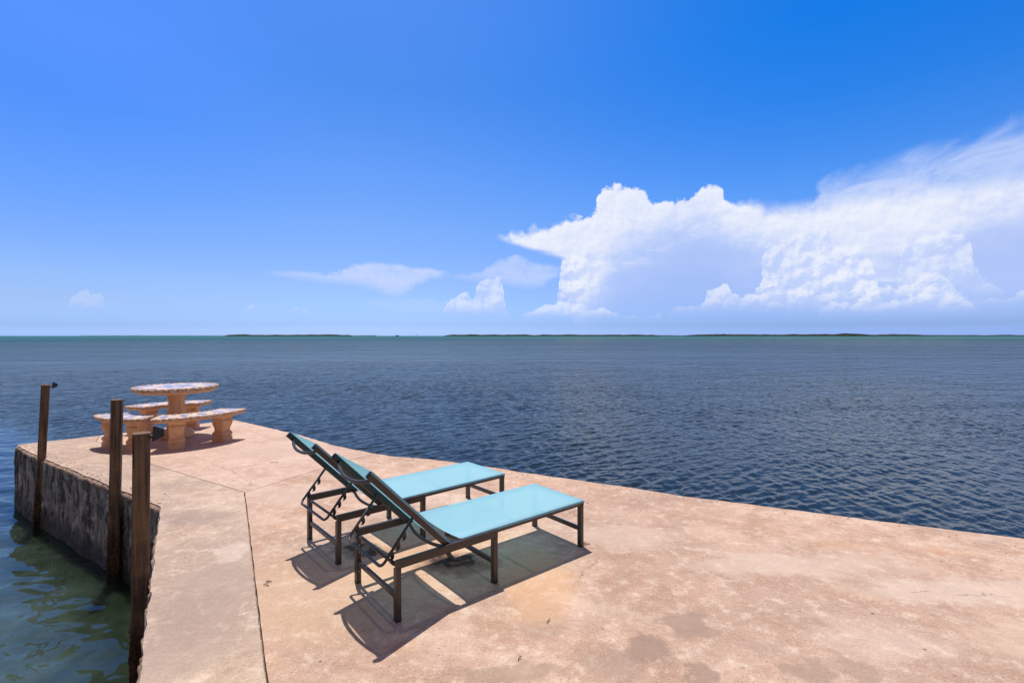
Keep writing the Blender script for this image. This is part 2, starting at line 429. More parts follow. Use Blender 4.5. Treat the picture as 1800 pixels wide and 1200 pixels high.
def mat_deck(kind):
    m_, n, p, oc, _ = newmat("weathered_concrete_" + kind)
    big = n.noise(oc, 0.55, 6, 0.6, 0.4); mid = n.noise(oc, 2.1, 8, 0.65, 0.5); sm = n.noise(oc, 9, 8, 0.7)
    grit = n.noise(oc, 90, 4, 0.7); ag = n.vor(oc, 55, 'F1', 0, 0.5)
    dirv = n.n.new('ShaderNodeVectorRotate'); dirv.rotation_type = 'Z_AXIS'; n.put(dirv.inputs['Vector'], oc)
    dirv.inputs['Angle'].default_value = R(28)
    stre = n.noise(n.vm('MULTIPLY', dirv.outputs[0], (0.7, 3.2, 1)), 0.8, 7, 0.65, 0.7)
    if kind == 'main':
        c = n.mix(n.ss(mid, 0.36, 0.64), (0.50, 0.290, 0.185), (0.66, 0.430, 0.305))
        c = n.mix(n.m('MULTIPLY', n.ss(stre, 0.50, 0.72), 0.75), c, (0.77, 0.57, 0.42))     # lime-pale worn swathes
        c = n.mix(n.m('MULTIPLY', n.ss(big, 0.56, 0.42), 0.5), c, (0.40, 0.245, 0.175))
        c = n.mix(n.m('MULTIPLY', n.ss(n.noise(oc, 1.6, 7, 0.65, 0.8), 0.56, 0.72), 0.65), c, (0.66, 0.32, 0.135))  # ochre rust wash
    elif kind == 'strip':
        c = n.mix(n.ss(mid, 0.34, 0.66), (0.47, 0.32, 0.22), (0.66, 0.48, 0.34))
        c = n.mix(n.m('MULTIPLY', n.ss(stre, 0.48, 0.70), 0.65), c, (0.62, 0.46, 0.33))
        c = n.mix(n.m('MULTIPLY', n.ss(big, 0.55, 0.42), 0.6), c, (0.40, 0.275, 0.225))
    else:
        c = n.mix(n.ss(mid, 0.34, 0.66), (0.55, 0.34, 0.24), (0.68, 0.46, 0.345))
        c = n.mix(n.m('MULTIPLY', n.ss(stre, 0.5, 0.72), 0.5), c, (0.66, 0.49, 0.40))
    c = n.mix(n.m('MULTIPLY', n.ss(sm, 0.50, 0.68), 0.6), c, (0.80, 0.63, 0.49))
    c = n.mix(n.m('MULTIPLY', n.ss(sm, 0.46, 0.32), 0.5), c, (0.38, 0.215, 0.145))
    c = n.mix(n.m('MULTIPLY', n.ss(grit, 0.56, 0.66), 0.7), c, (0.22, 0.15, 0.12))
    c = n.mix(n.m('MULTIPLY', n.ss(grit, 0.44, 0.30), 0.6), c, (0.85, 0.70, 0.57))
    fl = n.noise(oc, 26, 8, 0.78)
    c = n.mix(n.m('MULTIPLY', n.ss(fl, 0.52, 0.66), 0.32), c, (0.90, 0.74, 0.62))
    c = n.mix(n.m('MULTIPLY', n.ss(fl, 0.48, 0.36), 0.30), c, (0.38, 0.23, 0.16))
    x, y, z = n.sep(oc)
    wob = n.noise(oc, 3.0, 8, 0.72, 0, True); wx, wy, _ = n.sep(wob)
    wx = n.m('MULTIPLY', n.m('SUBTRACT', wx, 0.5), 0.62); wy = n.m('MULTIPLY', n.m('SUBTRACT', wy, 0.5), 0.62)
    X = n.m('ADD', x, wx); Y = n.m('ADD', y, wy)
    def blob(cx, cy, rx, ry, colr, amt, soft=0.45):
        nonlocal c
        a = n.m('DIVIDE', n.m('SUBTRACT', X, cx * H), rx * H); b = n.m('DIVIDE', n.m('SUBTRACT', Y, cy * H), ry * H)
        d = n.m('ADD', n.m('MULTIPLY', a, a), n.m('MULTIPLY', b, b))
        c = n.mix(n.ss(d, 1.0 + soft, 1.0 - soft, 0.0, amt), c, colr)
    if kind == 'main':
        # damp-dark lichen patches, pale scoured swathe, rust rings
        blob(.418, 1.582, .10, .07, (0.33, 0.215, 0.155), 0.8, .5)
        blob(.610, 1.72, .09, .07, (0.35, 0.23, 0.17), 0.7, .5)
        blob(.560, 1.48, .05, .045, (0.34, 0.22, 0.16), 0.75, .5)
        blob(.815, 1.595, .06, .045, (0.40, 0.27, 0.21), 0.4, .6)
        blob(.86, 1.44, .09, .05, (0.36, 0.24, 0.17), 0.6, .6)
        blob(1.02, 1.46, .06, .07, (0.38, 0.25, 0.18), 0.6, .6)
        blob(.02, 1.46, .13, .05, (0.37, 0.24, 0.17), 0.6, .6)
        blob(.30, 1.50, .10, .08, (0.36, 0.24, 0.18), 0.5, .6)
        blob(.12, 1.75, .08, .12, (0.38, 0.25, 0.18), 0.45, .6)
        blob(.10, 2.00, .16, .26, (0.74, 0.40, 0.17), 0.5, .8)
        blob(-.35, 2.25, .45, .30, (0.74, 0.42, 0.20), 0.40, .9)
        blob(-.75, 1.95, .40, .35, (0.72, 0.45, 0.25), 0.35, .9)
        blob(1.55, 2.35, .12, .07, (0.62, 0.36, 0.20), 0.45, .8)
        blob(1.25, 2.16, .45, .10, (0.70, 0.54, 0.42), 0.55, .8)
        blob(1.80, 1.95, .50, .10, (0.72, 0.57, 0.45), 0.55, .8)
        blob(1.22, 1.60, .20, .10, (0.74, 0.56, 0.45), 0.35, .9)
        blob(1.75, 1.62, .25, .10, (0.68, 0.50, 0.35), 0.5, .8)
        blob(.55, 2.45, .25, .14, (0.68, 0.50, 0.39), 0.5, .8)
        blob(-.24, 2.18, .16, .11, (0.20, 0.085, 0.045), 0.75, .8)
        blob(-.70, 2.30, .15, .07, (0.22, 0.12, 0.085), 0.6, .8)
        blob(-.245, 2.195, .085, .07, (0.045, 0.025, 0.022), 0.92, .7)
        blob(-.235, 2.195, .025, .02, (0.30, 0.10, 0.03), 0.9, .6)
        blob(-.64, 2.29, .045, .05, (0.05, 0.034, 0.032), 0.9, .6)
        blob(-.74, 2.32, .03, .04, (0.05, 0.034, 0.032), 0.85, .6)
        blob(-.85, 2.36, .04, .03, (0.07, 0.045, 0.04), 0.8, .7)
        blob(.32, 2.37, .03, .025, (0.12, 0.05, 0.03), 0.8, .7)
        blob(-.40, 3.74, .30, .05, (0.62, 0.30, 0.13), 0.5, .8)
        blob(-1.4, 3.15, .25, .22, (0.66, 0.49, 0.39), 0.5, .8)
        cr = [((.50, 3.02), (.28, 2.72)), ((.33, 2.80), (.42, 2.68)), ((.40, 2.25), (.27, 2.04)),
              ((1.96, 2.62), (2.45, 2.30)), ((1.55, 1.94), (1.90, 1.90)), ((1.95, 1.80), (2.4, 1.70))]
    elif kind == 'back':
        blob(-2.1, 4.3, .5, .25, (0.62, 0.43, 0.34), 0.5, .8)
        cr = [((-2.95, 4.08), (-1.95, 4.2))]
        cr = [((-2.60, 4.06), (-2.10, 3.70)), ((-2.10, 3.70), (-1.72, 3.30))]
    else:
        blob(-1.18, 1.95, .16, .28, (0.40, 0.29, 0.245), 0.6, .8)
        blob(-1.05, 1.60, .14, .20, (0.42, 0.30, 0.25), 0.55, .8)
        blob(-1.75, 2.75, .20, .10, (0.34, 0.25, 0.21), 0.55, .8)
        blob(-1.30, 2.30, .10, .07, (0.68, 0.55, 0.45), 0.6, .7)
        cr = [((-2.05, 2.66), (-1.62, 2.72)), ((-1.93, 3.30), (-1.70, 2.95))]
    cm = None
    for a, b in cr:
        k = n.noise(oc, 7.0, 6, 0.7, 0, True); kx, ky, _ = n.sep(k)
        d = seg_dist(n, n.m('ADD', x, n.m('MULTIPLY', n.m('SUBTRACT', kx, 0.5), 0.22)),
                     n.m('ADD', y, n.m('MULTIPLY', n.m('SUBTRACT', ky, 0.5), 0.22)), (a[0] * H, a[1] * H), (b[0] * H, b[1] * H))
        g = n.ss(d, 0.0032, 0.0006)
        cm = g if cm is None else n.m('MAXIMUM', cm, g)
    cm = n.m('MULTIPLY', cm, n.ss(n.noise(oc, 4, 3), 0.42, 0.55, 0.08, 0.6))
    c = n.mix(cm, c, (0.24, 0.13, 0.085))
    pit = n.vor(oc, 9, 'F1', 0, 0.5); pit = n.ss(pit, 0.09, 0.05)
    pit = n.m('MULTIPLY', pit, n.ss(n.noise(oc, 1.7, 2), 0.52, 0.62))
    c = n.mix(n.m('MULTIPLY', pit, 0.8), c, (0.17, 0.11, 0.08))
    hs = n.n.new('ShaderNodeHueSaturation'); n.put(hs.inputs['Color'], c); hs.inputs['Saturation'].default_value = 0.86
    hs.inputs['Value'].default_value = 0.94
    n.put(p.inputs['Base Color'], n.mix(1.0, hs.outputs[0], (1.0, 0.99, 0.96), 'MULTIPLY'))
    p.inputs['Roughness'].default_value = 0.9; p.inputs['Specular IOR Level'].default_value = 0.2
    fleck = n.noise(oc, 26, 7, 0.75)
    h = n.m('ADD', n.m('MULTIPLY', mid, 2.5), n.m('ADD', n.m('MULTIPLY', sm, 0.9), n.m('MULTIPLY', grit, 0.32)))
    h = n.m('SUBTRACT', h, n.m('ADD', n.m('MULTIPLY', cm, 0.6), n.m('MULTIPLY', pit, 0.5)))
    bump(n, p, h, 0.014, 0.8)
    return m_

def mat_seawall():
    m_, n, p, oc, _ = newmat("stained_seawall_concrete")
    v = n.vm('MULTIPLY', oc, (5.5, 5.5, 1.5))
    a = n.noise(v, 1.6, 9, 0.7, 0.5); b = n.noise(n.vm('MULTIPLY', oc, (1, 1, .6)), 8, 10, 0.75, 0.15); g = n.noise(oc, 60, 5, 0.7)
    c = n.mix(n.ss(a, 0.42, 0.58), (0.075, 0.070, 0.066), (0.40, 0.375, 0.35))
    c = n.mix(n.m('MULTIPLY', n.ss(b, 0.54, 0.58), 0.75), c, (0.74, 0.71, 0.68))
    c = n.mix(n.m('MULTIPLY', n.ss(b, 0.46, 0.38), 0.8), c, (0.022, 0.020, 0.018))
    x, y, z = n.sep(oc)
    zz = n.m('ADD', z, n.m('MULTIPLY', n.m('SUBTRACT', n.noise(oc, 5, 6, 0.7), 0.5), 0.16))
    top = n.ss(zz, -0.075, -0.02)
    c = n.mix(top, c, n.mix(n.ss(g, 0.35, 0.65), (0.34, 0.22, 0.16), (0.62, 0.45, 0.34)))
    wet = n.ss(zz, WATER + 0.30, WATER + 0.08)
    c = n.mix(n.m('MULTIPLY', wet, 0.9), c, (0.035, 0.026, 0.017))
    lip = n.m('MULTIPLY', n.ss(zz, WATER + 0.07, WATER + 0.02), 0.6)
    c = n.mix(lip, c, (0.045, 0.05, 0.012))
    n.put(p.inputs['Base Color'], c)
    n.put(p.inputs['Roughness'], n.ss(wet, 0, 1, 0.9, 0.5))
    bump(n, p, n.m('ADD', n.m('MULTIPLY', b, 2.0), n.m('MULTIPLY', g, 0.4)), 0.03, 0.9)
    return m_

def mat_wood(seed):
    m_, n, p, oc, _ = newmat("weathered_piling_wood")
    x, y, z = n.sep(oc)
    gv = n.xyz(n.m('ADD', n.m('MULTIPLY', x, 38), seed * 7.3), n.m('MULTIPLY', y, 38), n.m('MULTIPLY', z, 1.6))
    a = n.noise(gv, 1.0, 8, 0.65, 0.6); b = n.noise(oc, 4, 5, 0.6)
    crk = n.noise(n.xyz(n.m('ADD', n.m('MULTIPLY', x, 60), seed * 3.1), n.m('MULTIPLY', y, 60), n.m('MULTIPLY', z, 1.1)), 1.0, 3, 0.5)
    crk = n.ss(crk, 0.64, 0.70)
    c = n.mix(n.ss(a, 0.34, 0.66), (0.055, 0.035, 0.023), (0.24, 0.15, 0.095))
    c = n.mix(n.m('MULTIPLY', n.ss(b, 0.45, 0.7), 0.55), c, (0.42, 0.21, 0.095))
    c = n.mix(n.m('MULTIPLY', crk, 0.85), c, (0.018, 0.011, 0.008))
    zz = n.m('ADD', z, n.m('MULTIPLY', n.m('SUBTRACT', n.noise(oc, 6, 6, 0.7), 0.5), 0.5))
    wet = n.ss(zz, 0.62, 0.38)
    gr = n.noise(oc, 38, 6, 0.75)
    c = n.mix(n.m('MULTIPLY', wet, 0.9), c, n.mix(n.ss(gr, 0.42, 0.62), (0.025, 0.012, 0.005), (0.20, 0.085, 0.025)))
    c = n.mix(n.ss(zz, 0.17, 0.05), c, (0.010, 0.009, 0.006))
    n.put(p.inputs['Base Color'], c); n.put(p.inputs['Roughness'], n.ss(wet, 0, 1, 0.85, 0.6))
    bump(n, p, n.m('ADD', n.m('SUBTRACT', n.m('MULTIPLY', a, 1.0), n.m('MULTIPLY', crk, 1.2)), n.m('MULTIPLY', n.m('MULTIPLY', gr, wet), 3.5)), 0.006, 0.9)
    return m_

def mat_cast():
    m_, n, p, oc, _ = newmat("tinted_cast_concrete")
    a = n.noise(oc, 5, 7, 0.65); b = n.noise(oc, 30, 6, 0.7)
    c = n.mix(n.ss(a, 0.35, 0.68), (0.64, 0.36, 0.19), (0.80, 0.52, 0.32))
    c = n.mix(n.m('MULTIPLY', n.ss(b, 0.54, 0.74), 0.5), c, (0.84, 0.60, 0.40))
    c = n.mix(n.m('MULTIPLY', n.ss(b, 0.42, 0.26), 0.5), c, (0.36, 0.19, 0.10))
    n.put(p.inputs['Base Color'], c); p.inputs['Roughness'].default_value = 0.82
    bump(n, p, n.m('ADD', b, a), 0.006, 0.7)
    return m_

def mat_rope():
    m_, n, p, oc, _ = newmat("carved_rope_edge")
    b = n.noise(oc, 40, 6, 0.7)
    c = n.mix(n.ss(b, 0.38, 0.62), (0.26, 0.145, 0.09), (0.70, 0.50, 0.36))
    n.put(p.inputs['Base Color'], c); p.inputs['Roughness'].default_value = 0.85
    bump(n, p, b, 0.006, 0.8)
    return m_

def mat_tiles(spokes, rin, rout):
    """blue pointed mosaic on cream; object coordinates are centred on the table"""
    m_, n, p, oc, _ = newmat("blue_and_cream_mosaic")
    x, y, z = n.sep(oc)
    w = n.noise(oc, 14, 3, 0.6, 0, True); wx, wy, _ = n.sep(w)
    x = n.m('ADD', x, n.m('MULTIPLY', n.m('SUBTRACT', wx, .5), .03)); y = n.m('ADD', y, n.m('MULTIPLY', n.m('SUBTRACT', wy, .5), .03))
    r = n.m('SQRT', n.m('ADD', n.m('MULTIPLY', x, x), n.m('MULTIPLY', y, y)))
    th = n.m('MULTIPLY', n.m('ARCTAN2', y, x), spokes / (2 * math.pi))
    tri = n.m('MULTIPLY', n.m('ABSOLUTE', n.m('SUBTRACT', n.m('FRACT', n.m('ADD', th, 20.0)), 0.5)), 2.0)
    q = n.m('DIVIDE', n.m('SUBTRACT', r, rin), rout - rin)
    if rin == 0:
        s1 = n.m('LESS_THAN', q, n.m('ADD', 0.26, n.m('MULTIPLY', tri, 0.30)))
        s2 = n.m('GREATER_THAN', q, n.m('SUBTRACT', 0.97, n.m('MULTIPLY', n.m('SUBTRACT', 1.0, tri), 0.36)))
        c0 = n.m('LESS_THAN', q, 0.12)
        blue = n.m('SUBTRACT', n.m('MAXIMUM', s1, s2), c0, clamp=True)
    else:
        s1 = n.m('LESS_THAN', n.m('ABSOLUTE', n.m('SUBTRACT', q, 0.5)), n.m('MULTIPLY', n.m('SUBTRACT', tri, 0.45), 0.75))
        s2 = n.m('GREATER_THAN', n.m('ABSOLUTE', n.m('SUBTRACT', q, 0.5)), n.m('ADD', 0.26, n.m('MULTIPLY', tri, 0.34)))
        blue = n.m('MAXIMUM', s1, s2)
    ce = n.vor(oc, 26, 'F1', 0, 0.5, out='Color'); cx, _, _ = n.sep(ce)
    edge = n.vor(oc, 26, 'DISTANCE_TO_EDGE', 0)
    bl = n.mix(cx, (0.13, 0.19, 0.46), (0.25, 0.32, 0.58)); cr = n.mix(cx, (0.66, 0.49, 0.35), (0.80, 0.65, 0.51))
    c = n.mix(blue, cr, bl)
    c = n.mix(n.ss(edge, 0.05, 0.02, 0, 0.55), c, (0.55, 0.46, 0.38))
    n.put(p.inputs['Base Color'], c); p.inputs['Roughness'].default_value = 0.42
    bump(n, p, n.ss(edge, 0.0, 0.06), 0.002, 0.8)
    return m_

def mat_water():
    m_, n, p, oc, out = newmat("sea_water")
    x, y, z = n.sep(oc)
    r = n.m('SQRT', n.m('ADD', n.m('MULTIPLY', x, x), n.m('MULTIPLY', y, y)))
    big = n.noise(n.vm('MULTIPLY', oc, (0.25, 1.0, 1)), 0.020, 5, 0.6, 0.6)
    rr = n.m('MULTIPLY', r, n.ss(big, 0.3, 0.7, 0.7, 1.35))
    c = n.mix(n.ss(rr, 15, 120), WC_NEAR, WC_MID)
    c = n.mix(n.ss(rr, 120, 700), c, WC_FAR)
    sh = n.noise(oc, 0.7, 6, 0.65, 0.5)
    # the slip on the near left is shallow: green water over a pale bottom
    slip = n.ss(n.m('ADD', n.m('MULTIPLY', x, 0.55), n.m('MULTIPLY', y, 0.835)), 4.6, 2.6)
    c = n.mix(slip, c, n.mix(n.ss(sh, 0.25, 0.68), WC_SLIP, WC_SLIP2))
    # dark reflection of both walls, painted into the water colour along their foot
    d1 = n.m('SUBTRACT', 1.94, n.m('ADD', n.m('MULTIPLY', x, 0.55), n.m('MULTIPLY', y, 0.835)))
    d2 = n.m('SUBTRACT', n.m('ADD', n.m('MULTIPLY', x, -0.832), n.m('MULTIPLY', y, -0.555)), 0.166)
    refl_d = n.m('ADD', n.m('MINIMUM', d1, d2), n.m('MULTIPLY', n.m('SUBTRACT', n.noise(oc, 1.4, 6, 0.65, 0.6), 0.5), 1.6))
    c = n.mix(n.m('MULTIPLY', slip, n.ss(refl_d, 0.9, 0.1, 0.0, 0.8)), c, (0.008, 0.015, 0.007))
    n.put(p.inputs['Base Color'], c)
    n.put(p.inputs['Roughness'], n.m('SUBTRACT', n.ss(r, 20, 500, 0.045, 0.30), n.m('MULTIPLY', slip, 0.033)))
    p.inputs['IOR'].default_value = 1.333
    p.inputs['Specular IOR Level'].default_value = 0.5
    # ripples below the size of the modelled waves
    def ruffle(ang_, sx, sy, sc_, det):
        rv = n.n.new('ShaderNodeVectorRotate'); rv.rotation_type = 'Z_AXIS'; n.put(rv.inputs['Vector'], oc); rv.inputs['Angle'].default_value = ang_
        return n.noise(n.vm('MULTIPLY', rv.outputs[0], (sx, sy, 1)), sc_, det, 0.55, 0.3)
    f0 = ruffle(R(-38), 1.0, 2.2, 6.0, 2)
    f1 = ruffle(R(-38), 1.0, 2.4, 2.2, 4)
    f3 = ruffle(R(-93), 1.0, 2.0, 1.6, 3)
    f2 = ruffle(R(-20), 0.7, 1.6, 0.55, 4)
    lane = n.noise(n.vm('MULTIPLY', oc, (0.3, 1.0, 1)), 0.05, 4, 0.6, 1.0)
    gust = n.ss(lane, 0.3, 0.7, 0.7, 1.45)
    f4 = ruffle(R(-12), 0.5, 1.5, 0.16, 5)
    calm = n.ss(slip, 0, 1, 1.0, 0.12)
    h = n.m('ADD', n.m('MULTIPLY', f0, n.ss(r, 4, 14, 0.006, 0.014)), n.m('MULTIPLY', n.m('ADD', f1, f3), n.ss(r, 4, 28, 0.010, 0.110)))
    h = n.m('MULTIPLY', n.m('ADD', h, n.m('ADD', n.m('MULTIPLY', f2, n.ss(r, 10, 60, 0.0, 0.85)), n.m('MULTIPLY', f4, n.ss(r, 30, 150, 0.0, 2.4)))), gust)
    h = n.m('MULTIPLY', h, calm)
    n.put(p.inputs['Specular IOR Level'], n.m('ADD', n.lin(n.m('LOGARITHM', r, 10.0), 1.15, 2.1, 0.5, 0.11), n.m('MULTIPLY', slip, 0.35)))
    p.inputs['Specular Tint'].default_value = (1.0, 0.78, 0.45, 1)
    p.subsurface_method = 'BURLEY'; n.put(p.inputs['Subsurface Weight'], slip); p.inputs['Subsurface Radius'].default_value = (1, 1, 1); p.inputs['Subsurface Scale'].default_value = 0.25
    bump(n, p, h, 1.0, 1.0)
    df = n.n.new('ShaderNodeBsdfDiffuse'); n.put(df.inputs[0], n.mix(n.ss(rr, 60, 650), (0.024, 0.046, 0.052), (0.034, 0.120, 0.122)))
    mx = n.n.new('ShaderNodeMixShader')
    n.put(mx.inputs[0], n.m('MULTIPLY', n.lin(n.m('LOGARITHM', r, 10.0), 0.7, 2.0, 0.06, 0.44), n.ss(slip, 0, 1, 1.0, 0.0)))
    n.l.new(p.outputs[0], mx.inputs[1]); n.l.new(df.outputs[0], mx.inputs[2]); n.l.new(mx.outputs[0], out.inputs[0])
    return m_

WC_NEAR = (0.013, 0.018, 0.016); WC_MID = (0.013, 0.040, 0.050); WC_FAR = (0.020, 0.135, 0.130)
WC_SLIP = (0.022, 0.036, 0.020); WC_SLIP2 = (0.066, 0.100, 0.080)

def mat_mangrove(dark):
    m_, n, p, oc, _ = newmat("mangrove_foliage")
    c = n.mix(n.noise(oc, 0.05, 4), tuple(0.6 * v for v in dark), tuple(1.5 * v for v in dark))
    n.put(p.inputs['Base Color'], c); p.inputs['Roughness'].default_value = 0.9; p.inputs['Specular IOR Level'].default_value = 0.1
    return m_

M_METAL = mat_metal(); M_PLAST = mat_plastic(); M_FAB = mat_fabric()
M_CAST = mat_cast(); M_ROPE = mat_rope()

# ------------------------------------------------------------------ water
def build_water():
    NA = 1000
    fa = np.radians(np.linspace(-58, 58, NA))
    ba = np.radians(np.linspace(58, 302, 60))[1:-1]
    ang = np.concatenate([fa, ba]); na = len(ang)
    rad = np.concatenate([[0.6], np.geomspace(1.6, 90, 1250), np.geomspace(96, 9500, 60)])
    A, Rr = np.meshgrid(ang, rad)
    X = Rr * np.sin(A); Y = Rr * np.cos(A); Z = np.zeros_like(X)
    g = np.random.default_rng(5)
    sp = Rr * 0.0034
    dirs = [(math.radians(128), .28, .60, 44), (math.radians(183), .20, .42, 34), (math.radians(95), .45, .35, 22)]
    for main, spread, wt, cnt in dirs:
        for k in range(cnt):
            lam = 0.12 * (0.60 / 0.12) ** (g.random() ** 1.15)
            d = main + g.normal(0, spread)
            kk = 2 * math.pi / lam
            amp = 0.046 * wt * lam / math.sqrt(cnt) * (0.30 / (0.30 + max(0, lam - .30)))
            keep = np.clip((lam / np.maximum(sp, 1e-3) - 3.0) / 3.0, 0, 1)
            ph = kk * (X * math.cos(d) + Y * math.sin(d)) + g.random() * 6.28
            sn = np.sin(ph)
            Z += (amp * keep * (sn + 0.25 * np.cos(2 * ph)))
    # gusts: wave groups of uneven strength
    gm = 1 + 0.35 * np.sin(X * 0.31 + Y * 0.17 + 1.3) * np.sin(Y * 0.23 - X * 0.12 + .4) + 0.25 * np.sin(X * 0.9 - Y * 0.5) * np.sin(Y * .7 + X * .2)
    # the boat slip behind the seawall is sheltered
    s_ = 0.55 * X + 0.835 * Y
    sh = np.clip((4.9 - s_) / 1.6, 0, 1) * (X < 0.5); sh = sh * sh * (3 - 2 * sh)
    Z *= gm * (1 - 0.86 * sh)
    for k in range(26):
        lam = 0.13 * (6.5) ** g.random(); d = math.radians(-104) + g.normal(0, .42); kk = 2 * math.pi / lam
        Z += sh * 0.0026 * lam * np.sin(kk * (X * math.cos(d) + Y * math.sin(d)) + g.random() * 6.28)
    Z *= np.clip((Rr - 1.0) / 1.0, 0, 1)
    co = np.stack([X, Y, Z], -1).reshape(-1, 3).astype(np.float32)
    nr = len(rad)
    Z = None
    i = np.arange(nr - 1)[:, None]; j = np.arange(na)[None, :]; j2 = (j + 1) % na
    q = np.stack([i * na + j + 0 * j, (i + 1) * na + j, (i + 1) * na + j2, i * na + j2], -1).reshape(-1, 4)[:, ::-1].astype(np.int32)
    me = bpy.data.meshes.new("water")
    me.vertices.add(len(co)); me.vertices.foreach_set("co", co.ravel())
    me.loops.add(q.size); me.loops.foreach_set("vertex_index", q.ravel())
    me.polygons.add(len(q)); me.polygons.foreach_set("loop_start", np.arange(0, q.size, 4, dtype=np.int32))
    me.polygons.foreach_set("loop_total", np.full(len(q), 4, dtype=np.int32))
    me.polygons.foreach_set("use_smooth", np.ones(len(q), dtype=bool))
    me.update(calc_edges=True); me.validate()
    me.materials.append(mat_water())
    o = bpy.data.objects.new("water", me); COL.objects.link(o); o.location = (0, 0, WATER)
    if me.polygons[1000].normal.z < 0: me.flip_normals()
    tag(o, kind='structure')
build_water()

# ------------------------------------------------------------------ deck
P_ = lambda L: [(a * H, b * H) for a, b in L]
sea_edge = P_([(8, 0.0), (2.535, 2.451), (1.887, 2.736), (1.40, 2.955), (1.071, 3.107), (.721, 3.315), (.51, 3.415), (.221, 3.566), (-.13, 3.766), (-.651, 4.03),
               (-1.005, 4.130), (-1.17, 4.223)])
sea_edge2 = P_([(-1.17, 4.223), (-1.585, 4.508), (-2.163, 5.03), (-2.785, 5.506), (-3.30, 5.90)])
back_edge = P_([(-3.30, 5.90), (-3.42, 5.78), (-3.85, 5.30), (-4.14, 4.97)])
back_edge2 = P_([(-4.14, 4.97), (-4.42, 4.70), (-4.545, 4.575), (-4.53, 4.51)])
slip_edge = P_([(-4.53, 4.51), (-3.948, 4.104), (-3.065, 3.535), (-2.689, 3.295), (-2.349, 3.066), (-2.053, 2.881)])
slip_edge2 = P_([(-2.053, 2.881), (-1.236, 1.654), (-1.082, 1.426), (1.97, -3.15)])
joint_long = P_([(-1.709, 3.164), (-1.044, 2.010), (-.715, 1.440), (1.93, -3.15)])   # strip | main
joint_long[-1] = (2.42 * H, -3.15 * H)
joint_left = P_([(-1.709, 3.164), (-2.258, 3.508), (-2.822, 3.867), (-4.14, 4.76), (-4.28, 4.835)])  # strip | back
joint_left[-1] = back_edge2[0]; joint_left[-2] = (-3.95 * H, 4.70 * H)
joint_up = P_([(-1.709, 3.164), (-1.462, 3.686), (-1.17, 4.223)])                    # back | main

def densify(pts, step, jag, seed, ends=True):
    out = []
    for (a, b) in zip(pts[:-1], pts[1:]):
        a = Vector(a); b = Vector(b); L = (b - a).length; k = max(1, int(L / step)); nrm = Vector((-(b - a).y, (b - a).x)) / L
        for i in range(k):
            q = a + (b - a) * i / k
            s = noise.fractal(Vector((q.x * 5, q.y * 5, seed)), 0.9, 2.1, 5) * jag
            if i == 0 and not out: s = 0
            out.append(q + nrm * s)
    out.append(Vector(pts[-1]))
    return out

def offset_in(poly, d):
    """shift every vertex of a closed ccw/cw loop towards its inside by d[i]"""
    k = len(poly); area = sum(poly[i].x * poly[(i + 1) % k].y - poly[(i + 1) % k].x * poly[i].y for i in range(k))
    sg = 1 if area > 0 else -1; out = []
    for i, p in enumerate(poly):
        a = (p - poly[i - 1]); b = (poly[(i + 1) % k] - p)
        t = (a.normalized() + b.normalized());
        if t.length < 1e-6: t = b
        t.normalize(); nn = Vector((-t.y, t.x)) * sg
        out.append(p + nn * (d[i] if isinstance(d, list) else d))
    return out

ST = 0.035
def slab(kind, chains):
    pts = []; dd = []
    for ch, jag, sd_, off, rev in chains:
        q = densify(ch, ST, jag, sd_)
        if rev: q = q[::-1]
        pts += q[:-1]; dd += [off] * (len(q) - 1)
    pts = offset_in(pts, dd)
    bm = bmesh.new()
    top = [bm.verts.new((p.x, p.y, 0)) for p in pts]
    low = [bm.verts.new((p.x, p.y, -0.045)) for p in pts]
    f = bm.faces.new(top)
    k = len(pts)
    for i in range(k): bm.faces.new((top[i], low[i], low[(i + 1) % k], top[(i + 1) % k]))
    bmesh.ops.triangulate(bm, faces=[f])
    o = link("concrete_deck", bm, mat_deck(kind))
    tag(o, kind='structure')
    return o
E = 0.022     # outer edges stop short of the broken arris of the wall
JL, JS = 0.0055, 0.0040
slab('main', [(sea_edge, .017, 1, E, False), (joint_up, .004, 2, JS, True), (joint_long, .0035, 3, JL, False), ([(2.42 * H, -3.15 * H), (8 * H, -3.15 * H), (8 * H, 0)], 0, 4, 0, False)])
slab('back', [(sea_edge2, .017, 5, E, False), (back_edge, .010, 6, E, False), (joint_left, .006, 7, JS, True), (joint_up, .004, 2, JS, False)])
slab('strip', [(joint_left, .006, 7, JS, False), (back_edge2, .012, 8, E, False), (slip_edge, .018, 9, E, False), (slip_edge2, .010, 10, 0.010, False),
               ([(1.97 * H, -3.15 * H), (2.42 * H, -3.15 * H)], 0, 4, 0, False), (joint_long, .0035, 3, JL, True)])

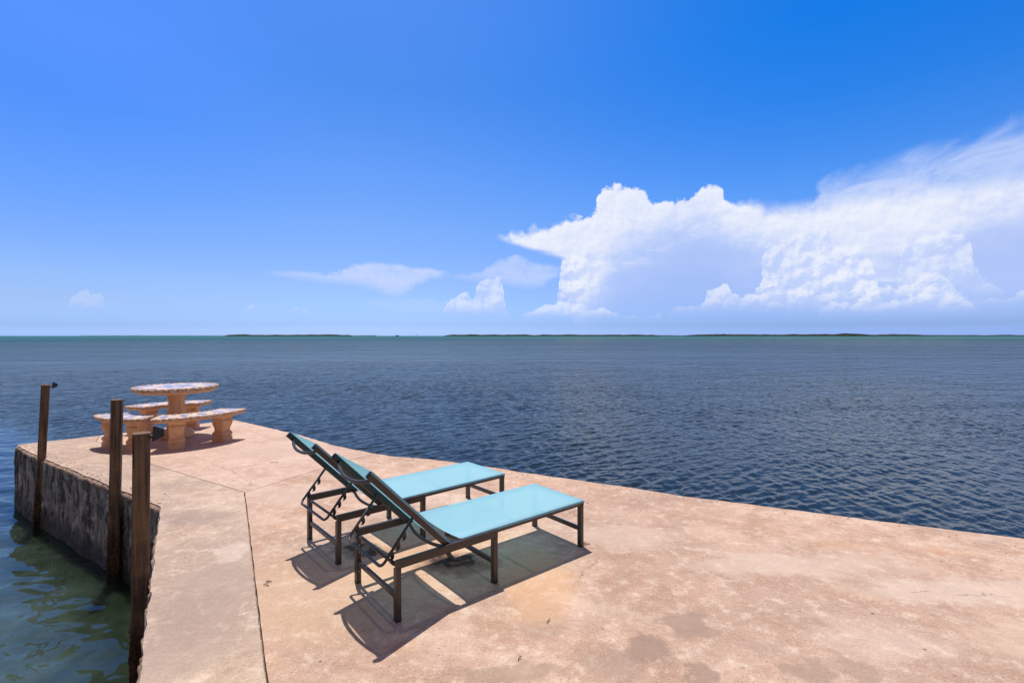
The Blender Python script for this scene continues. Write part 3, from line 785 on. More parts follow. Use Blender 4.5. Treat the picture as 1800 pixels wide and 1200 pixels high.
def build_seawall():
    loop = []
    for ch, jag, sd_, st in [(sea_edge, .017, 1, .035), (sea_edge2, .017, 5, .035), (back_edge, .012, 6, .05), (back_edge2, .014, 8, .03), (slip_edge, .014, 9, .02), (slip_edge2, .008, 10, .025)]:
        loop += densify(ch, st, jag, sd_)[:-1]
    loop += [Vector((1.97 * H, -3.15 * H)), Vector((8 * H, -3.15 * H))]
    rows = [(-0.09, -0.010), (-0.032, -0.010), (-0.012, -0.012), (0.0, -0.03)] + [(0.0, -0.03 - 0.028 * i) for i in range(1, 48)]
    area = sum(loop[i].x * loop[(i + 1) % len(loop)].y - loop[(i + 1) % len(loop)].x * loop[i].y for i in range(len(loop)))
    sm = list(loop)
    for _ in range(6):
        sm = [(sm[i - 1] + sm[i] * 2 + sm[(i + 1) % len(sm)]) / 4 for i in range(len(sm))]
    bm = bmesh.new(); rings = []; k = len(loop)
    nm = []
    sg = -1 if area > 0 else 1
    for i in range(k):
        t = (sm[(i + 1) % k] - sm[i - 1]).normalized(); nm.append(Vector((-t.y, t.x)) * sg)
    for ri, (off, z) in enumerate(rows):
        ring = []
        for i, p in enumerate(loop):
            q = Vector((p.x * 3.2, p.y * 3.2, z * 2.0)); d = off; zz = z
            if ri >= 2:
                f = noise.fractal(q * 1.6, 0.8, 2.1, 6); g = noise.fractal(q * 7 + Vector((9, 2, 4)), 0.7, 2.1, 4)
                d += (f * 0.012 + g * 0.008) * (0.4 if ri == 2 else 1.0)
                if z < WATER + 0.25: d += 0.02 * (WATER + 0.25 - z) / 0.3
            if ri in (2, 3): zz += g * 0.014 - 0.004
            w = p + nm[i] * d
            ring.append(bm.verts.new((w.x, w.y, zz)))
        rings.append(ring)
    for a, b in zip(rings[:-1], rings[1:]):
        for i in range(k):
            bm.faces.new((a[i], b[i], b[(i + 1) % k], a[(i + 1) % k]))
    # mortar bed under the slabs closes the joints from below
    base = [bm.verts.new((p.x, p.y, -0.038)) for p in offset_in(loop, 0.10 )]
    f = bm.faces.new(base); bmesh.ops.triangulate(bm, faces=[f])
    o = link("seawall", bm, mat_seawall(), smooth=True)
    tag(o, 'rough grey concrete seawall with dark streaks dropping into the water under the deck', 'seawall')
build_seawall()

# sand, mortar crumbs and bits of dried weed on the deck
def build_grit():
    bm = bmesh.new()
    def crumb(x, y, s):
        b = bmesh.new(); bmesh.ops.create_icosphere(b, subdivisions=1, radius=s)
        for v in b.verts:
            v.co *= random.uniform(.6, 1.2); v.co.z *= .5
        bmesh.ops.transform(b, matrix=Matrix.Translation((x, y, s * .25)), verts=b.verts); merge(bm, b)
    for _ in range(230):
        # along the seaward arris
        t = random.random(); a = Vector(sea_edge[1]); e = Vector(sea_edge[-1]); q = a + (e - a) * t
        i = random.randrange(1, len(sea_edge) - 1); a = Vector(sea_edge[i]); e = Vector(sea_edge[i + 1]); q = a + (e - a) * random.random()
        nn = Vector((-(e - a).y, (e - a).x)).normalized()
        if nn.y > 0: nn = -nn
        q += nn * (0.04 + abs(random.gauss(0, .12)))
        crumb(q.x, q.y, random.uniform(.003, .009))
    for _ in range(120):
        a = Vector(slip_edge[0]); e = Vector(slip_edge[-1]); q = a + (e - a) * random.random()
        nn = Vector((.55, .835)); q += nn * (0.03 + abs(random.gauss(0, .06)))
        crumb(q.x, q.y, random.uniform(.004, .012))
    for _ in range(70):
        crumb(random.uniform(-.8, 3.0), random.uniform(2.0, 4.2), random.uniform(.002, .005))
    m_, n, p, oc, _ = newmat("crumbled_mortar")
    n.put(p.inputs['Base Color'], n.mix(n.noise(oc, 11), (0.22, 0.14, 0.10), (0.60, 0.45, 0.35))); p.inputs['Roughness'].default_value = .9
    tag(link("grit", bm, m_), 'loose crumbs of mortar and grit along the broken deck edges', 'grit', kind='stuff')
build_grit()

def build_twigs():
    m_, n, p, oc, _ = newmat("dried_weed")
    n.put(p.inputs['Base Color'], n.mix(n.noise(oc, 30), (0.03, 0.018, 0.012), (0.13, 0.07, 0.04))); p.inputs['Roughness'].default_value = .9
    bm = bmesh.new()
    spots = [(.40, 2.98, .5), (.36, 2.94, 1.2), (.44, 2.96, 2.4), (-.30, 2.78, .3), (-.16, 2.86, 2.), (-.60, 3.0, 1.), (-1.02, 2.0, .35), (-.52, 2.87, 0.),
             (.13, 1.72, .4), (.05, 1.52, 1.7), (-1.9, 3.9, .9), (-2.3, 4.45, 1.4)]
    for (x, y, a) in spots:
        x *= H; y *= H
        for k in range(random.randint(1, 3)):
            L = random.uniform(.012, .045); aa = a + random.uniform(-.8, .8); x0 = x + random.uniform(-.05, .05); y0 = y + random.uniform(-.03, .03)
            pts = []
            for s in range(6):
                aa += random.uniform(-.5, .5)
                x0 += math.cos(aa) * L / 5; y0 += math.sin(aa) * L / 5
                pts.append((x0, y0, .004 + random.uniform(0, .006)))
            tube(bm, pts, .0022, 5)
    tag(link("dried_seaweed", bm, m_), 'dark scraps of dried seaweed scattered on the deck', 'seaweed', kind='stuff')
build_twigs()

# ------------------------------------------------------------------ sun loungers
LX = 0.975 * H; W0 = 0.351 * H; XC = 0.4275 * H; ZT = 0.218 * H
def make_lounger():
    root = empty("sun_lounger", (0, 0, 0))
    t = .022
    # base frame: deep rails at the head half
    for s in (0, 1):
        y0, y1 = ((-t, 0.0) if s == 0 else (W0, W0 + t))
        bm = bmesh.new(); box(bm, 0.0, XC + .030, y0, y1, ZT - .050, ZT - .004)
        link("side_rail", bm, M_METAL, root)
    # legs
    def leg(x0, x1, y0, y1, z1):
        bm = bmesh.new(); box(bm, x0, x1, y0, y1, 0.010, z1)
        o = link("leg", bm, M_METAL, root)
        b2 = bmesh.new(); box(b2, x0 - .001, x1 + .001, y0 - .001, y1 + .001, 0.0, 0.010, .002)
        link("foot_cap", b2, M_PLAST, o)
    for x0 in (0.0, XC):
        leg(x0, x0 + .030, -t + .0015, -t + .038, ZT - .0505)
        leg(x0, x0 + .030, W0 + t - .038, W0 + t - .0015, ZT - .0505)
    leg(LX - .032, LX - .002, .002, .038, ZT - .034)
    leg(LX - .032, LX - .002, W0 - .038, W0 - .002, ZT - .034)
    # low stretchers
    for x0, y0, y1 in ((0.006, .0162, W0 - .0162), (XC + .006, .0162, W0 - .0162), (LX - .026, .0382, W0 - .0382)):
        bm = bmesh.new(); box(bm, x0, x0 + .018, y0, y1, .112, .142, .002)
        link("stretcher", bm, M_METAL, root)
    # seat frame: light rails carrying the sling
    sf = bmesh.new()
    xs = 0.281 * H
    box(sf, xs, LX - .026, .0015, .025, ZT - .033, ZT - .006)
    box(sf, xs, LX - .026, W0 - .025, W0 - .0015, ZT - .033, ZT - .006)
    box(sf, LX - .025, LX, 0.0, W0, ZT - .033, ZT - .006)
    link("seat_frame", sf, M_METAL, root)
    def bowed(name, x, z, y0, y1, sag, r, dirv=(0, 0, -1), par=root, k=16):
        bm = bmesh.new(); d = Vector(dirv)
        pts = [Vector((x, y0 + (y1 - y0) * i / k, z)) + d * sag * (1 - (2 * i / k - 1) ** 4) for i in range(k + 1)]
        tube(bm, pts, r, 10); return link(name, bm, M_METAL, par, True)
    bowed("cross_bar", .632 * H, ZT - .028, .025, W0 - .025, .035, .010)
    bowed("cross_bar", xs + .012, ZT - .028, .025, W0 - .025, .035, .010)
    # seat sling
    bm = bmesh.new(); NX, NY = 40, 20; grid = []
    for i in range(NX + 1):
        row = []
        for j in range(NY + 1):
            fy = j / NY; c = 1 - (2 * fy - 1) ** 2
            x0 = xs + 0.022 * c                       # head edge hangs in a curve
            x = x0 + (LX + .001 - x0) * i / NX
            y = -.0015 + (W0 + .003) * fy
            sag = .010 * c * (1 - (i / NX) ** 6) + .024 * c * max(0, 1 - i / 9) ** 1.5
            z = ZT + .0005 - sag + .0012 * noise.noise(Vector((x * 7, y * 7, 3)))
            row.append(bm.verts.new((x, y, z)))
        grid.append(row)
    for i in range(NX):
        for j in range(NY): bm.faces.new((grid[i][j], grid[i + 1][j], grid[i + 1][j + 1], grid[i][j + 1]))
    # hem turned down over the rails and the foot bar
    for j in (0, NY):
        prev = None
        for i in range(NX + 1):
            v = grid[i][j]; y = v.co.y
            w = bm.verts.new((v.co.x, y, ZT - .013))
            if prev: bm.faces.new((prev[0], v, w, prev[1]))
            prev = (v, w)
    prev = None
    for j in range(NY + 1):
        v = grid[NX][j]; w = bm.verts.new((v.co.x + .001, v.co.y, ZT - .013))
        if prev: bm.faces.new((prev[0], v, w, prev[1]))
        prev = (v, w)
    link("seat_sling", bm, M_FAB, root, True)
    # backrest: local frame along the slope
    px, pz = .248 * H, .202 * H
    tx, tz = -.084 * H, .541 * H
    L = math.hypot(tx - px, tz - pz); ux, uz = (tx - px) / L, (tz - pz) / L
    nx, nz = uz, -ux                                  # front normal (towards the foot, up)
    if nz < 0: nx, nz = -nx, -nz
    def bp(s, y, d): return Vector((px + ux * s + nx * d, y, pz + uz * s + nz * d))
    MB = Matrix(((ux, 0, nx, px), (0, 1, 0, 0), (uz, 0, nz, pz), (0, 0, 0, 1)))
    for y0, y1 in ((.0, .021), (W0 - .021, W0)):
        bm = bmesh.new(); box(bm, -.012, L - .006, y0, y1, -.042, -.003, .002, MB)
        o = link("backrest_rail", bm, M_METAL, root)
        b2 = bmesh.new(); box(b2, L - .006, L, y0 + .0005, y1 - .0005, -.0415, -.0035, .002, MB)
        link("end_cap", b2, M_PLAST, o)
    for s, sg, r in ((L - .052, .058, .0105), (.012, .042, .0105)):
        bm = bmesh.new(); k = 18
        pts = [bp(s, .021 + (W0 - .042) * i / k, -.024 - sg * (1 - abs(2 * i / k - 1) ** 2.3)) for i in range(k + 1)]
        tube(bm, pts, r, 10); link("backrest_bar", bm, M_METAL, root, True)
    bm = bmesh.new(); grid = []
    for i in range(NX + 1):
        row = []
        for j in range(NY + 1):
            fy = j / NY; c = 1 - (2 * fy - 1) ** 2
            s0 = .004; s1 = L - .004 - .003 * c
            s = s0 + (s1 - s0) * i / NX
            row.append(bm.verts.new(bp(s, -.0015 + (W0 + .003) * fy, .0 - .016 * c * (1 - (i / NX) ** 5))))
        grid.append(row)
    for i in range(NX):
        for j in range(NY): bm.faces.new((grid[i][j], grid[i + 1][j], grid[i + 1][j + 1], grid[i][j + 1]))
    for j in (0, NY):
        prev = None
        for i in range(NX + 1):
            v = grid[i][j]; s = .004 + (L - .008) * i / NX
            w = bm.verts.new(bp(s, v.co.y, -.012))
            if prev: bm.faces.new((prev[0], v, w, prev[1]))
            prev = (v, w)
    link("backrest_sling", bm, M_FAB, root, True)
    # notched U-shaped prop and the rod it hooks onto
    ta = bp(.595 * 0 + math.hypot(.083 * H - px, .342 * H - pz), 0, -.024)
    lo = Vector((-.040 * H, 0, .193 * H))
    d = (ta - lo); AL = d.length; d.normalize()
    ya, yb = .030, W0 - .030
    pts = [Vector((ta.x, ya, ta.z))]
    cr = .035
    for i in range(7):
        a = i / 6 * math.pi / 2
        pts.append(Vector((lo.x, ya + cr - cr * math.cos(a), lo.z)) + d * (cr - cr * math.sin(a)))
    far = [Vector((q.x, ya + yb - q.y, q.z)) for q in pts[::-1]]
    pts += far
    bm = bmesh.new(); tube(bm, pts, .0085, 10)
    prop = link("support_prop", bm, M_METAL, root, True)
    pn = Vector((d.z, 0, -d.x))                       # towards the foot and down
    for y in (ya, yb):
        bm = bmesh.new()
        for q in (.26, .45, .64):
            o0 = lo + d * AL * q
            prof = [(-.034, .006), (-.034, .014), (-.012, .017), (-.004, .024), (-.002, .034), (-.008, .043), (-.016, .046), (-.020, .041),
                    (-.014, .036), (-.013, .030), (-.019, .026)]
            prof = [(.020, .005), (.012, .013), (.006, .024), (-.006, .034), (-.020, .034), (-.030, .024), (-.026, .018), (-.021, .024),
                    (-.010, .024), (-.006, .016), (-.012, .005)]
            f0 = [bm.verts.new(o0 + d * a + pn * b + Vector((0, -.003, 0)) + Vector((0, y, 0))) for a, b in prof]
            f1 = [bm.verts.new(v.co + Vector((0, .006, 0))) for v in f0]
            k = len(prof); A = bm.faces.new(f0); B = bm.faces.new(f1[::-1])
            for i in range(k): bm.faces.new((f0[i], f1[i], f1[(i + 1) % k], f0[(i + 1) % k]))
            bmesh.ops.triangulate(bm, faces=[A, B])
        link("notch_plate", bm, M_METAL, prop)
    bm = bmesh.new(); zr = ZT - .030
    tube(bm, [(.004, .0, zr), (.004, W0 / 2, zr), (.004, W0, zr)], .009, 12)
    tube(bm, [(.004, .016, zr), (.004, .05, zr)], .012, 12); tube(bm, [(.004, W0 - .05, zr), (.004, W0 - .016, zr)], .012, 12)
    link("hook_rod", bm, M_METAL, root, True)
    # rivets on the inner face of the far head leg
    for z in (.075, .19, .235):
        bm = bmesh.new(); y = W0 + t - .0385
        tube(bm, [(.015, y, z), (.015, y - .002, z)], .0045, 8)
        link("rivet", bm, M_RIVET, root)
    return root

m_, n_, p_, oc_, _ = newmat("bare_rivet"); n_.put(p_.inputs['Base Color'], n_.mix(n_.noise(oc_, 40), (.25, .24, .22), (.5, .48, .45)))
p_.inputs['Metallic'].default_value = .8; p_.inputs['Roughness'].default_value = .4; M_RIVET = m_

def copy_tree(o, parent=None):
    c = o.copy(); COL.objects.link(c); c.parent = parent
    for ch in [q for q in o.children]: copy_tree(ch, c)
    return c

near = make_lounger()
th = R(40.2 - .85)
near.rotation_euler.z = th
near.location = Vector((-.402 * H, 1.723 * H, 0)) + Vector((-math.sin(th), math.cos(th), 0)) * .022
tag(near, 'aqua sling sun lounger nearer the camera, backrest raised on a notched brown metal prop', 'sun lounger', 'aqua sun loungers side by side on the deck')
farl = copy_tree(near)
th = R(42.3 - .85)
farl.rotation_euler = (0, 0, th)
farl.location = Vector((-.762 * H, 2.159 * H, 0)) + Vector((-math.sin(th), math.cos(th), 0)) * .022
tag(farl, 'aqua sling sun lounger farther from the camera, partly hidden behind the other one', 'sun lounger')

# ------------------------------------------------------------------ round table and curved benches
TC = Vector((-3.30 * H, 4.87 * H, 0)); TR = .347 * H
def slab_and_rim(outline, ztop, thick, par, name, mat_top, rim_r, twist):
    """outline: closed list of 2D points, counter-clockwise"""
    k = len(outline)
    pts = [Vector(q) for q in outline]
    inn = offset_in(pts, rim_r * .9)
    bm = bmesh.new()
    t = [bm.verts.new((q.x, q.y, ztop)) for q in inn]; f = bm.faces.new(t)
    bmesh.ops.triangulate(bm, faces=[f])
    top = link("mosaic_top" if name != 'seat' else "mosaic_top", bm, mat_top, par)
    bm = bmesh.new()
    low = offset_in(pts, rim_r * .5); low2 = offset_in(pts, rim_r * 2.0)
    a = [bm.verts.new((q.x, q.y, ztop - .003)) for q in offset_in(pts, rim_r * .8)]
    b = [bm.verts.new((q.x, q.y, ztop - thick * .72)) for q in low]
    c = [bm.verts.new((q.x, q.y, ztop - thick)) for q in low2]
    for r0, r1 in ((a, b), (b, c)):
        for i in range(k): bm.faces.new((r0[i], r1[i], r1[(i + 1) % k], r0[(i + 1) % k]))
    g = bm.faces.new(c); h = bm.faces.new(a); bmesh.ops.triangulate(bm, faces=[g, h])
    link(name, bm, M_CAST, par)
    # twisted rope moulding
    cen = offset_in(pts, rim_r * .35)
    s = 0; bm = bmesh.new(); rings = []; seg = 12
    for i in range(k):
        d = (cen[(i + 1) % k] - cen[i - 1]).normalized(); nn = Vector((d.y, -d.x, 0))
        ring = []
        for j in range(seg):
            a_ = 2 * math.pi * j / seg
            rr = rim_r * (1 + .20 * math.sin(s * twist + 2 * a_))
            ring.append(bm.verts.new(Vector((cen[i].x, cen[i].y, ztop - rim_r * .80)) + nn * rr * math.cos(a_) + Vector((0, 0, 1)) * rr * math.sin(a_)))
        rings.append(ring); s += (cen[(i + 1) % k] - cen[i]).length
    for i in range(k):
        A, B = rings[i], rings[(i + 1) % k]
        for j in range(seg): bm.faces.new((A[j], B[j], B[(j + 1) % seg], A[(j + 1) % seg]))
    link("rope_moulding", bm, M_ROPE, par, True)

def arc_outline(a0, a1, r0, r1, step=.012, cr=.05):
    pts = []
    k = int((a1 - a0) * r1 / step)
    for i in range(k + 1): a = a0 + (a1 - a0) * i / k; pts.append((a, r1))
    k2 = int((r1 - r0) / step)
    for i in range(1, k2): pts.append((a1, r1 + (r0 - r1) * i / k2))
    k3 = int((a1 - a0) * r0 / step)
    for i in range(k3 + 1): a = a1 + (a0 - a1) * i / k3; pts.append((a, r0))
    for i in range(1, k2): pts.append((a0, r0 + (r1 - r0) * i / k2))
    P = [Vector((math.cos(a) * r, math.sin(a) * r)) for a, r in pts]
    for _ in range(int((cr / step) ** 2 * .8)):       # round the corners
        P = [(P[i - 1] + P[i] * 2 + P[(i + 1) % len(P)]) / 4 for i in range(len(P))]
    return P

def loft(bm, secs, nseg=32, flute=0):
    """secs: (z, half-x, half-y, offset-x); rounded-rectangle sections"""
    rings = []
    for z, hx, hy, ox in secs:
        ring = []
        for j in range(nseg):
            a = 2 * math.pi * (j + .5) / nseg; c, s = math.cos(a), math.sin(a)
            e = .32
            x = math.copysign(abs(c) ** e, c) * hx; y = math.copysign(abs(s) ** e, s) * hy
            if flute and .14 < z / .37 < .93:
                if abs(abs(x) - hx) < hx * .2: x -= math.copysign(.010 * (0.5 + 0.5 * math.cos(y / hy * math.pi * 4)), x)
            ring.append(bm.verts.new((x + ox, y, z)))
        rings.append(ring)
    for a, b in zip(rings[:-1], rings[1:]):
        for j in range(nseg): bm.faces.new((a[j], a[(j + 1) % nseg], b[(j + 1) % nseg], b[j]))
    bm.faces.new(rings[0][::-1]); bm.faces.new(rings[-1])

table = empty("round_table", TC)
tag(table, 'round cast concrete table with blue and cream mosaic top on a fluted pedestal', 'table')
ZTAB = .506 * H
k = 420
circ = [(math.cos(2 * math.pi * i / k) * TR, math.sin(2 * math.pi * i / k) * TR) for i in range(k)]
slab_and_rim(circ, ZTAB, .085, table, 'table_slab', mat_tiles(9, 0, TR), .026, 70)
bm = bmesh.new()
prof = [(0.0, .225), (.075, .225), (.085, .205), (.095, .215), (.115, .205), (.125, .15), (.15, .125), (.19, .125), (.24, .135), (.30, .138), (.38, .128), (.46, .112), (.53, .105),
        (.58, .110), (.62, .125), (.655, .150), (.68, .185), (ZTAB - .082, .21)]
rings = []
for z, r in prof:
    ring = []
    for j in range(64):
        a = 2 * math.pi * j / 64; fl = .14 if .13 < z < .66 else 0.0
        rr = r * (1 - fl * (0.5 + 0.5 * math.cos(a * 8)))
        ring.append(bm.verts.new((rr * math.cos(a), rr * math.sin(a), z)))
    rings.append(ring)
for a, b in zip(rings[:-1], rings[1:]):
    for j in range(64): bm.faces.new((a[j], a[(j + 1) % 64], b[(j + 1) % 64], b[j]))
bm.faces.new(rings[0][::-1]); bm.faces.new(rings[-1])
link("pedestal", bm, M_CAST, table, True)

ZB = .283 * H; LEGH = ZB - .060
R0, R1 = .425 * H, .680 * H
def make_bench(mid, half, legang, R0, R1):
    root = empty("curved_bench", TC, R(mid))
    slab_and_rim([tuple(q) for q in arc_outline(-R(half), R(half), R0, R1)], ZB, .062, root, 'seat', M_BTILE, .021, 85)
    for s in (-1, 1):
        a = R(legang) * s; rc = (R0 + R1) / 2
        bm = bmesh.new(); q = LEGH
        hs = [(0, 1.0, 1.0), (.15, 1.0, 1.0), (.165, .90, .95), (.20, .84, .91), (.24, .97, .98), (.30, 1.02, 1.0), (.35, .92, .96), (.375, .74, .90), (.43, .66, .87), (.50, .70, .88),
              (.60, .88, .92), (.70, 1.04, .95), (.78, 1.08, .96), (.83, 1.0, .95), (.87, .84, .93), (.89, .98, 1.02), (.93, 1.02, 1.04), (1.0, 1.02, 1.04)]
        loft(bm, [(z * q, .108 * hx, .098 * hy, 0) for z, hx, hy in hs], 48, 1)
        bmesh.ops.rotate(bm, verts=bm.verts, cent=(0, 0, 0), matrix=Matrix.Rotation(a, 3, 'Z'))
        bmesh.ops.translate(bm, verts=bm.verts, vec=(rc * math.cos(a), rc * math.sin(a), 0))
        link("leg", bm, M_CAST, root)
    return root
M_BTILE = mat_tiles(24, R0, R1)
G = 'curved mosaic benches round the concrete table'
for mid, half, q0, q1, lab in ((-35.5, 36.5, .425, .680, 'curved concrete bench in full view on the right of the round table'),
                       (-111, 31, .385, .618, 'curved concrete bench partly hidden behind the middle wooden post, left of the table'),
                       (130, 36, .415, .665, 'curved concrete bench behind the table pedestal, at the far edge of the deck')):
    tag(make_bench(mid, half, 20.5, q0 * H, q1 * H), lab, 'bench', G)

# ------------------------------------------------------------------ wooden posts in the slip
def make_post(base, top, yaw, seed, label, w=.10, wear=0.0):
    """base / top in metres; rough square timber"""
    base = Vector(base); top = Vector(top); o = empty("mooring_post", base, 0)
    ax = (top - base); L = ax.length
    rot = Vector((0, 0, 1)).rotation_difference(ax.normalized()).to_matrix() @ Matrix.Rotation(yaw, 3, 'Z')
    bm = bmesh.new(); NZ = 170; NP = 9; rings = []
    for i in range(NZ + 1):
        z = -.7 + (L + .7) * i / NZ; ring = []
        for side in range(4):
            for j in range(NP):
                f = -1 + 2 * j / NP
                if side == 0: x, y = f, -1
                elif side == 1: x, y = 1, f
                elif side == 2: x, y = -f, 1
                else: x, y = -1, -f
                e = .93 if abs(f) > .99 else 1.0
                q = Vector((x * w * 7 + seed * 3.7, y * w * 7, z * 1.3))
                f1 = noise.fractal(q * 1.2, .8, 2, 4) * .0022
                gro = max(0, min(1, (.62 - z) / .25)); f2 = noise.fractal(q * 7, .6, 2.2, 5) * .0085 * gro + .004 * gro
                edge = noise.noise(Vector((seed, z * 14, side * 3.0))) * .05 if e < 1 else 0
                s = (w / 2 + f1 + f2)
                v = Vector((x * s * (e - max(0, edge)), y * s * (e - max(0, edge)), z))
                if i == NZ: v.z += noise.noise(Vector((x * 2, y * 2, seed))) * .006
                ring.append(bm.verts.new(rot @ v))
        rings.append(ring)
    k = len(rings[0])
    for a, b in zip(rings[:-1], rings[1:]):
        for j in range(k): bm.faces.new((a[j], a[(j + 1) % k], b[(j + 1) % k], b[j]))
    bm.faces.new(rings[0][::-1]); f = bm.faces.new(rings[-1]); bmesh.ops.triangulate(bm, faces=[f])
    link("timber", bm, mat_wood(seed), o, False)
    # ragged weed and shell growth standing out near the waterline
    bm = bmesh.new(); rnd = random.Random(seed)
    for _ in range(150):
        z = rnd.uniform(.02, .60) if rnd.random() < .8 else rnd.uniform(.02, .2); side = rnd.randrange(4); f = rnd.uniform(-1, 1)
        n0 = [Vector((0, -1, 0)), Vector((1, 0, 0)), Vector((0, 1, 0)), Vector((-1, 0, 0))][side]
        tt = Vector((-n0.y, n0.x, 0)); c = n0 * (w / 2 + .004) + tt * f * w / 2 + Vector((0, 0, z)); s = rnd.uniform(.005, .015)
        dd = (n0 * rnd.uniform(.3, 1) + tt * rnd.uniform(-.8, .8) + Vector((0, 0, rnd.uniform(-1.4, .6)))).normalized()
        vs = [bm.verts.new(rot @ (c + tt * s * .5)), bm.verts.new(rot @ (c - tt * s * .5)), bm.verts.new(rot @ (c + Vector((0, 0, s * .6)))), bm.verts.new(rot @ (c + dd * s * rnd.uniform(1.2, 2.8)))]
        for a, b, c_ in ((0, 1, 3), (1, 2, 3), (2, 0, 3)): bm.faces.new((vs[a], vs[b], vs[c_]))
    tag(link("shell_growth", bm, M_WEED, o), kind='stuff')
    tag(o, label, 'post', 'square timber posts standing in the boat slip')
    return o
m_, n_, p_, oc_, _ = newmat("rusty_weed_growth"); n_.put(p_.inputs['Base Color'], n_.mix(n_.noise(oc_, 22), (.03, .014, .006), (.26, .12, .04)))
p_.inputs['Roughness'].default_value = .9; M_WEED = m_
Hh = lambda x, y, z: (x * H, y * H, z * H)
make_post(Hh(-3.865, 4.037, -.55), Hh(-3.805, 4.037, .600), R(42), 1, 'wooden post farthest out, leaning a little, with a small black lamp at its top', .082)
make_post(Hh(-2.525, 3.136, -.55), Hh(-2.502, 3.136, .596), R(31), 2, 'middle wooden post, bare top without a lamp, in front of the curved bench', .090)
make_post(Hh(-1.559, 2.070, -.55), Hh(-1.549, 2.070, .594), R(35), 3, 'nearest and widest wooden post, black floodlight beside its top, against the deck edge', .091)

def make_flood(loc, s, yaw, label):
    o = empty("floodlight", loc, yaw)
    # wide mouth towards -x, tapering to +x
    bm = bmesh.new()
    secs = [(-.5, .50), (-.36, .50), (.30, .30), (.5, .24)]
    rings = []
    for x, h in secs:
        rings.append([bm.verts.new((x * s * .62, y * h * s, z * h * s)) for y, z in ((-1, -.96), (1, -.96), (1, 1), (-1, 1))])
    for a, b in zip(rings[:-1], rings[1:]):
        for j in range(4): bm.faces.new((a[j], a[(j + 1) % 4], b[(j + 1) % 4], b[j]))
    bm.faces.new(rings[0]); bm.faces.new(rings[-1])
    bmesh.ops.rotate(bm, verts=bm.verts, cent=(0, 0, 0), matrix=Matrix.Rotation(R(4), 3, 'Y'))
    link("housing", bm, M_PLAST, o)
    bm = bmesh.new(); Mr = Matrix.Rotation(R(4), 4, 'Y')
    box(bm, -.325 * s, -.312 * s, -.44 * s, .44 * s, -.43 * s, .44 * s, .001, Mr)
    link("lens", bm, M_GLASS, o)
    bm = bmesh.new()
    tube(bm, [(-.52 * s, 0, -.22 * s), (-.38 * s, 0, -.22 * s), (-.28 * s, 0, -.22 * s)], .10 * s, 8)
    tube(bm, [(-.50 * s, 0, -.22 * s), (-.44 * s, 0, -.22 * s)], .18 * s, 12)
    link("bracket", bm, M_PLAST, o)
    tag(o, label, 'floodlight')
m_, n_, p_, oc_, _ = newmat("dark_lamp_glass"); n_.put(p_.inputs['Base Color'], n_.mix(n_.noise(oc_, 50), (.02, .035, .05), (.04, .06, .09)))
p_.inputs['Roughness'].default_value = .12; M_GLASS = m_
make_flood(Hh(-1.549 + .060, 2.085, .594 - .001), .095, R(35), 'black wedge-shaped floodlight beside the top of the nearest wooden post')
make_flood(Hh(-3.805 + .056, 4.06, .600 - .004), .080, R(42), 'small black floodlight on the farthest, leaning wooden post')

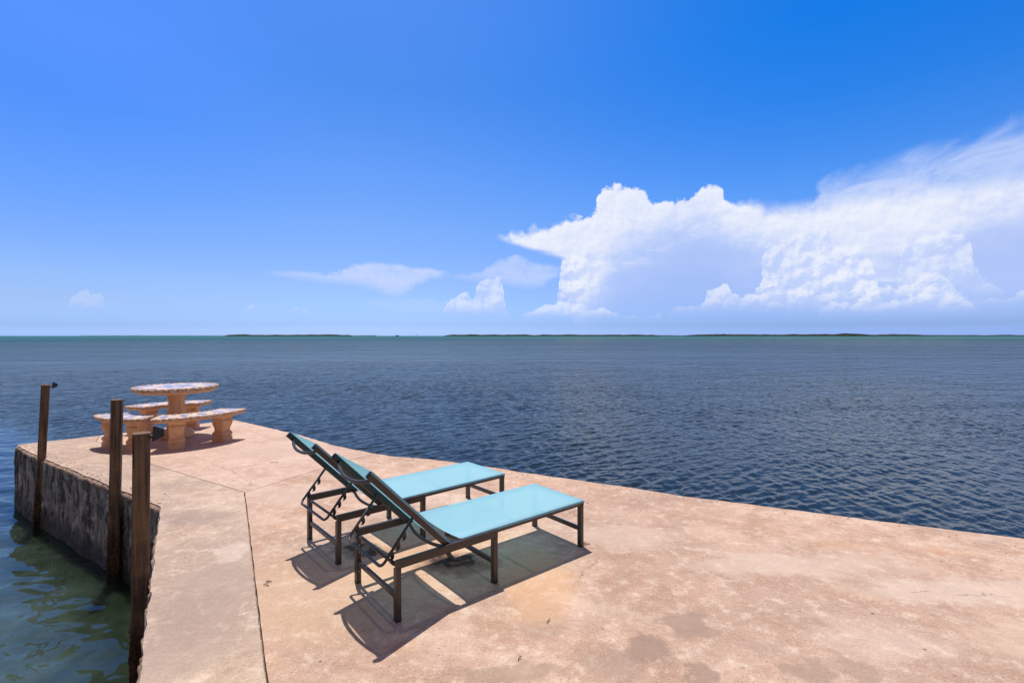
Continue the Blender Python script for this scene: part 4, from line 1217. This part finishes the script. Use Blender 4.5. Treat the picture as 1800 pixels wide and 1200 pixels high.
# ------------------------------------------------------------------ islands on the horizon
def island(u0, u1, dist, hpx, seed, label, dark, depth=160, taper=True):
    """low mangrove key between two bearings, hpx = crown height in photo pixels"""
    a0 = math.atan((u0 - 900) / F); a1 = math.atan((u1 - 900) / F)
    x0, x1 = dist * math.tan(a0), dist * math.tan(a1)
    hm = hpx / F * dist; k = max(14, int((x1 - x0) / 7)); bm = bmesh.new(); grid = []
    nd = 7
    for i in range(k + 1):
        f = i / k; x = x0 + (x1 - x0) * f; row = []
        env = min(1, f / .035, (1 - f) / .05) ** .6 if taper else 1
        for j in range(nd + 1):
            g = j / nd; y = dist + depth * g * (.7 + .3 * math.sin(f * 9 + seed))
            prof = math.sin(min(1, g * 3.2) * math.pi / 2) * (1 if g < .8 else (1 - g) / .2)
            q = Vector((x * .016, y * .012, seed * 7.7))
            h = hm * env * (.82 + .38 * noise.fractal(q, .8, 2.1, 5) + .30 * max(0, noise.noise(Vector((x * .0035, seed, 1)))))
            z = WATER - 1 + max(.5, h + 1) * prof if g > 0 else WATER - 1
            row.append(bm.verts.new((x + random.uniform(-2, 2), y, z)))
        grid.append(row)
    for i in range(k):
        for j in range(nd): bm.faces.new((grid[i][j], grid[i + 1][j], grid[i + 1][j + 1], grid[i][j + 1]))
    o = link("mangrove_island", bm, mat_mangrove(dark), None, False)
    tag(o, label, 'island', 'low mangrove islands on the horizon')
D = (0.030, 0.038, 0.030)
island(384, 612, 1900, 3.4, 1, 'dark low mangrove island left of centre on the horizon', D)
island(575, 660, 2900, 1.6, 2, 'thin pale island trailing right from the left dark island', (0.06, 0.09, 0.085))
island(776, 1166, 1900, 3.6, 3, 'long dark mangrove island in the middle of the horizon, left of the cloud bank', D)
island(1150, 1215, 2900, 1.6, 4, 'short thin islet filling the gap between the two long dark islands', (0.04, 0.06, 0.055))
island(1208, 1655, 1900, 3.9, 5, 'longest dark mangrove island on the right half of the horizon', D)
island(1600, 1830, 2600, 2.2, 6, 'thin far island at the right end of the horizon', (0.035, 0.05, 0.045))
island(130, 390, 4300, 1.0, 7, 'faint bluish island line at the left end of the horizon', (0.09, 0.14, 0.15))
island(695.5, 700, 1700, 1.9, 8, 'tiny dark islet standing alone between two long islands', D, 14)

def marker():
    o = empty("channel_marker", (1500 * (733 - 900) / F, 1500, WATER))
    bm = bmesh.new(); tube(bm, [(0, 0, -1), (0, 0, 6.2)], .55, 10); link("pile", bm, M_CAST, o)
    bm = bmesh.new(); box(bm, -1.1, 1.1, -.75, -.6, 5.2, 7.4, .05); link("sign_board", bm, M_ROPE, o)
    tag(o, 'tiny pale channel marker on a pile by the far horizon, right of the lone islet', 'channel marker')
marker()
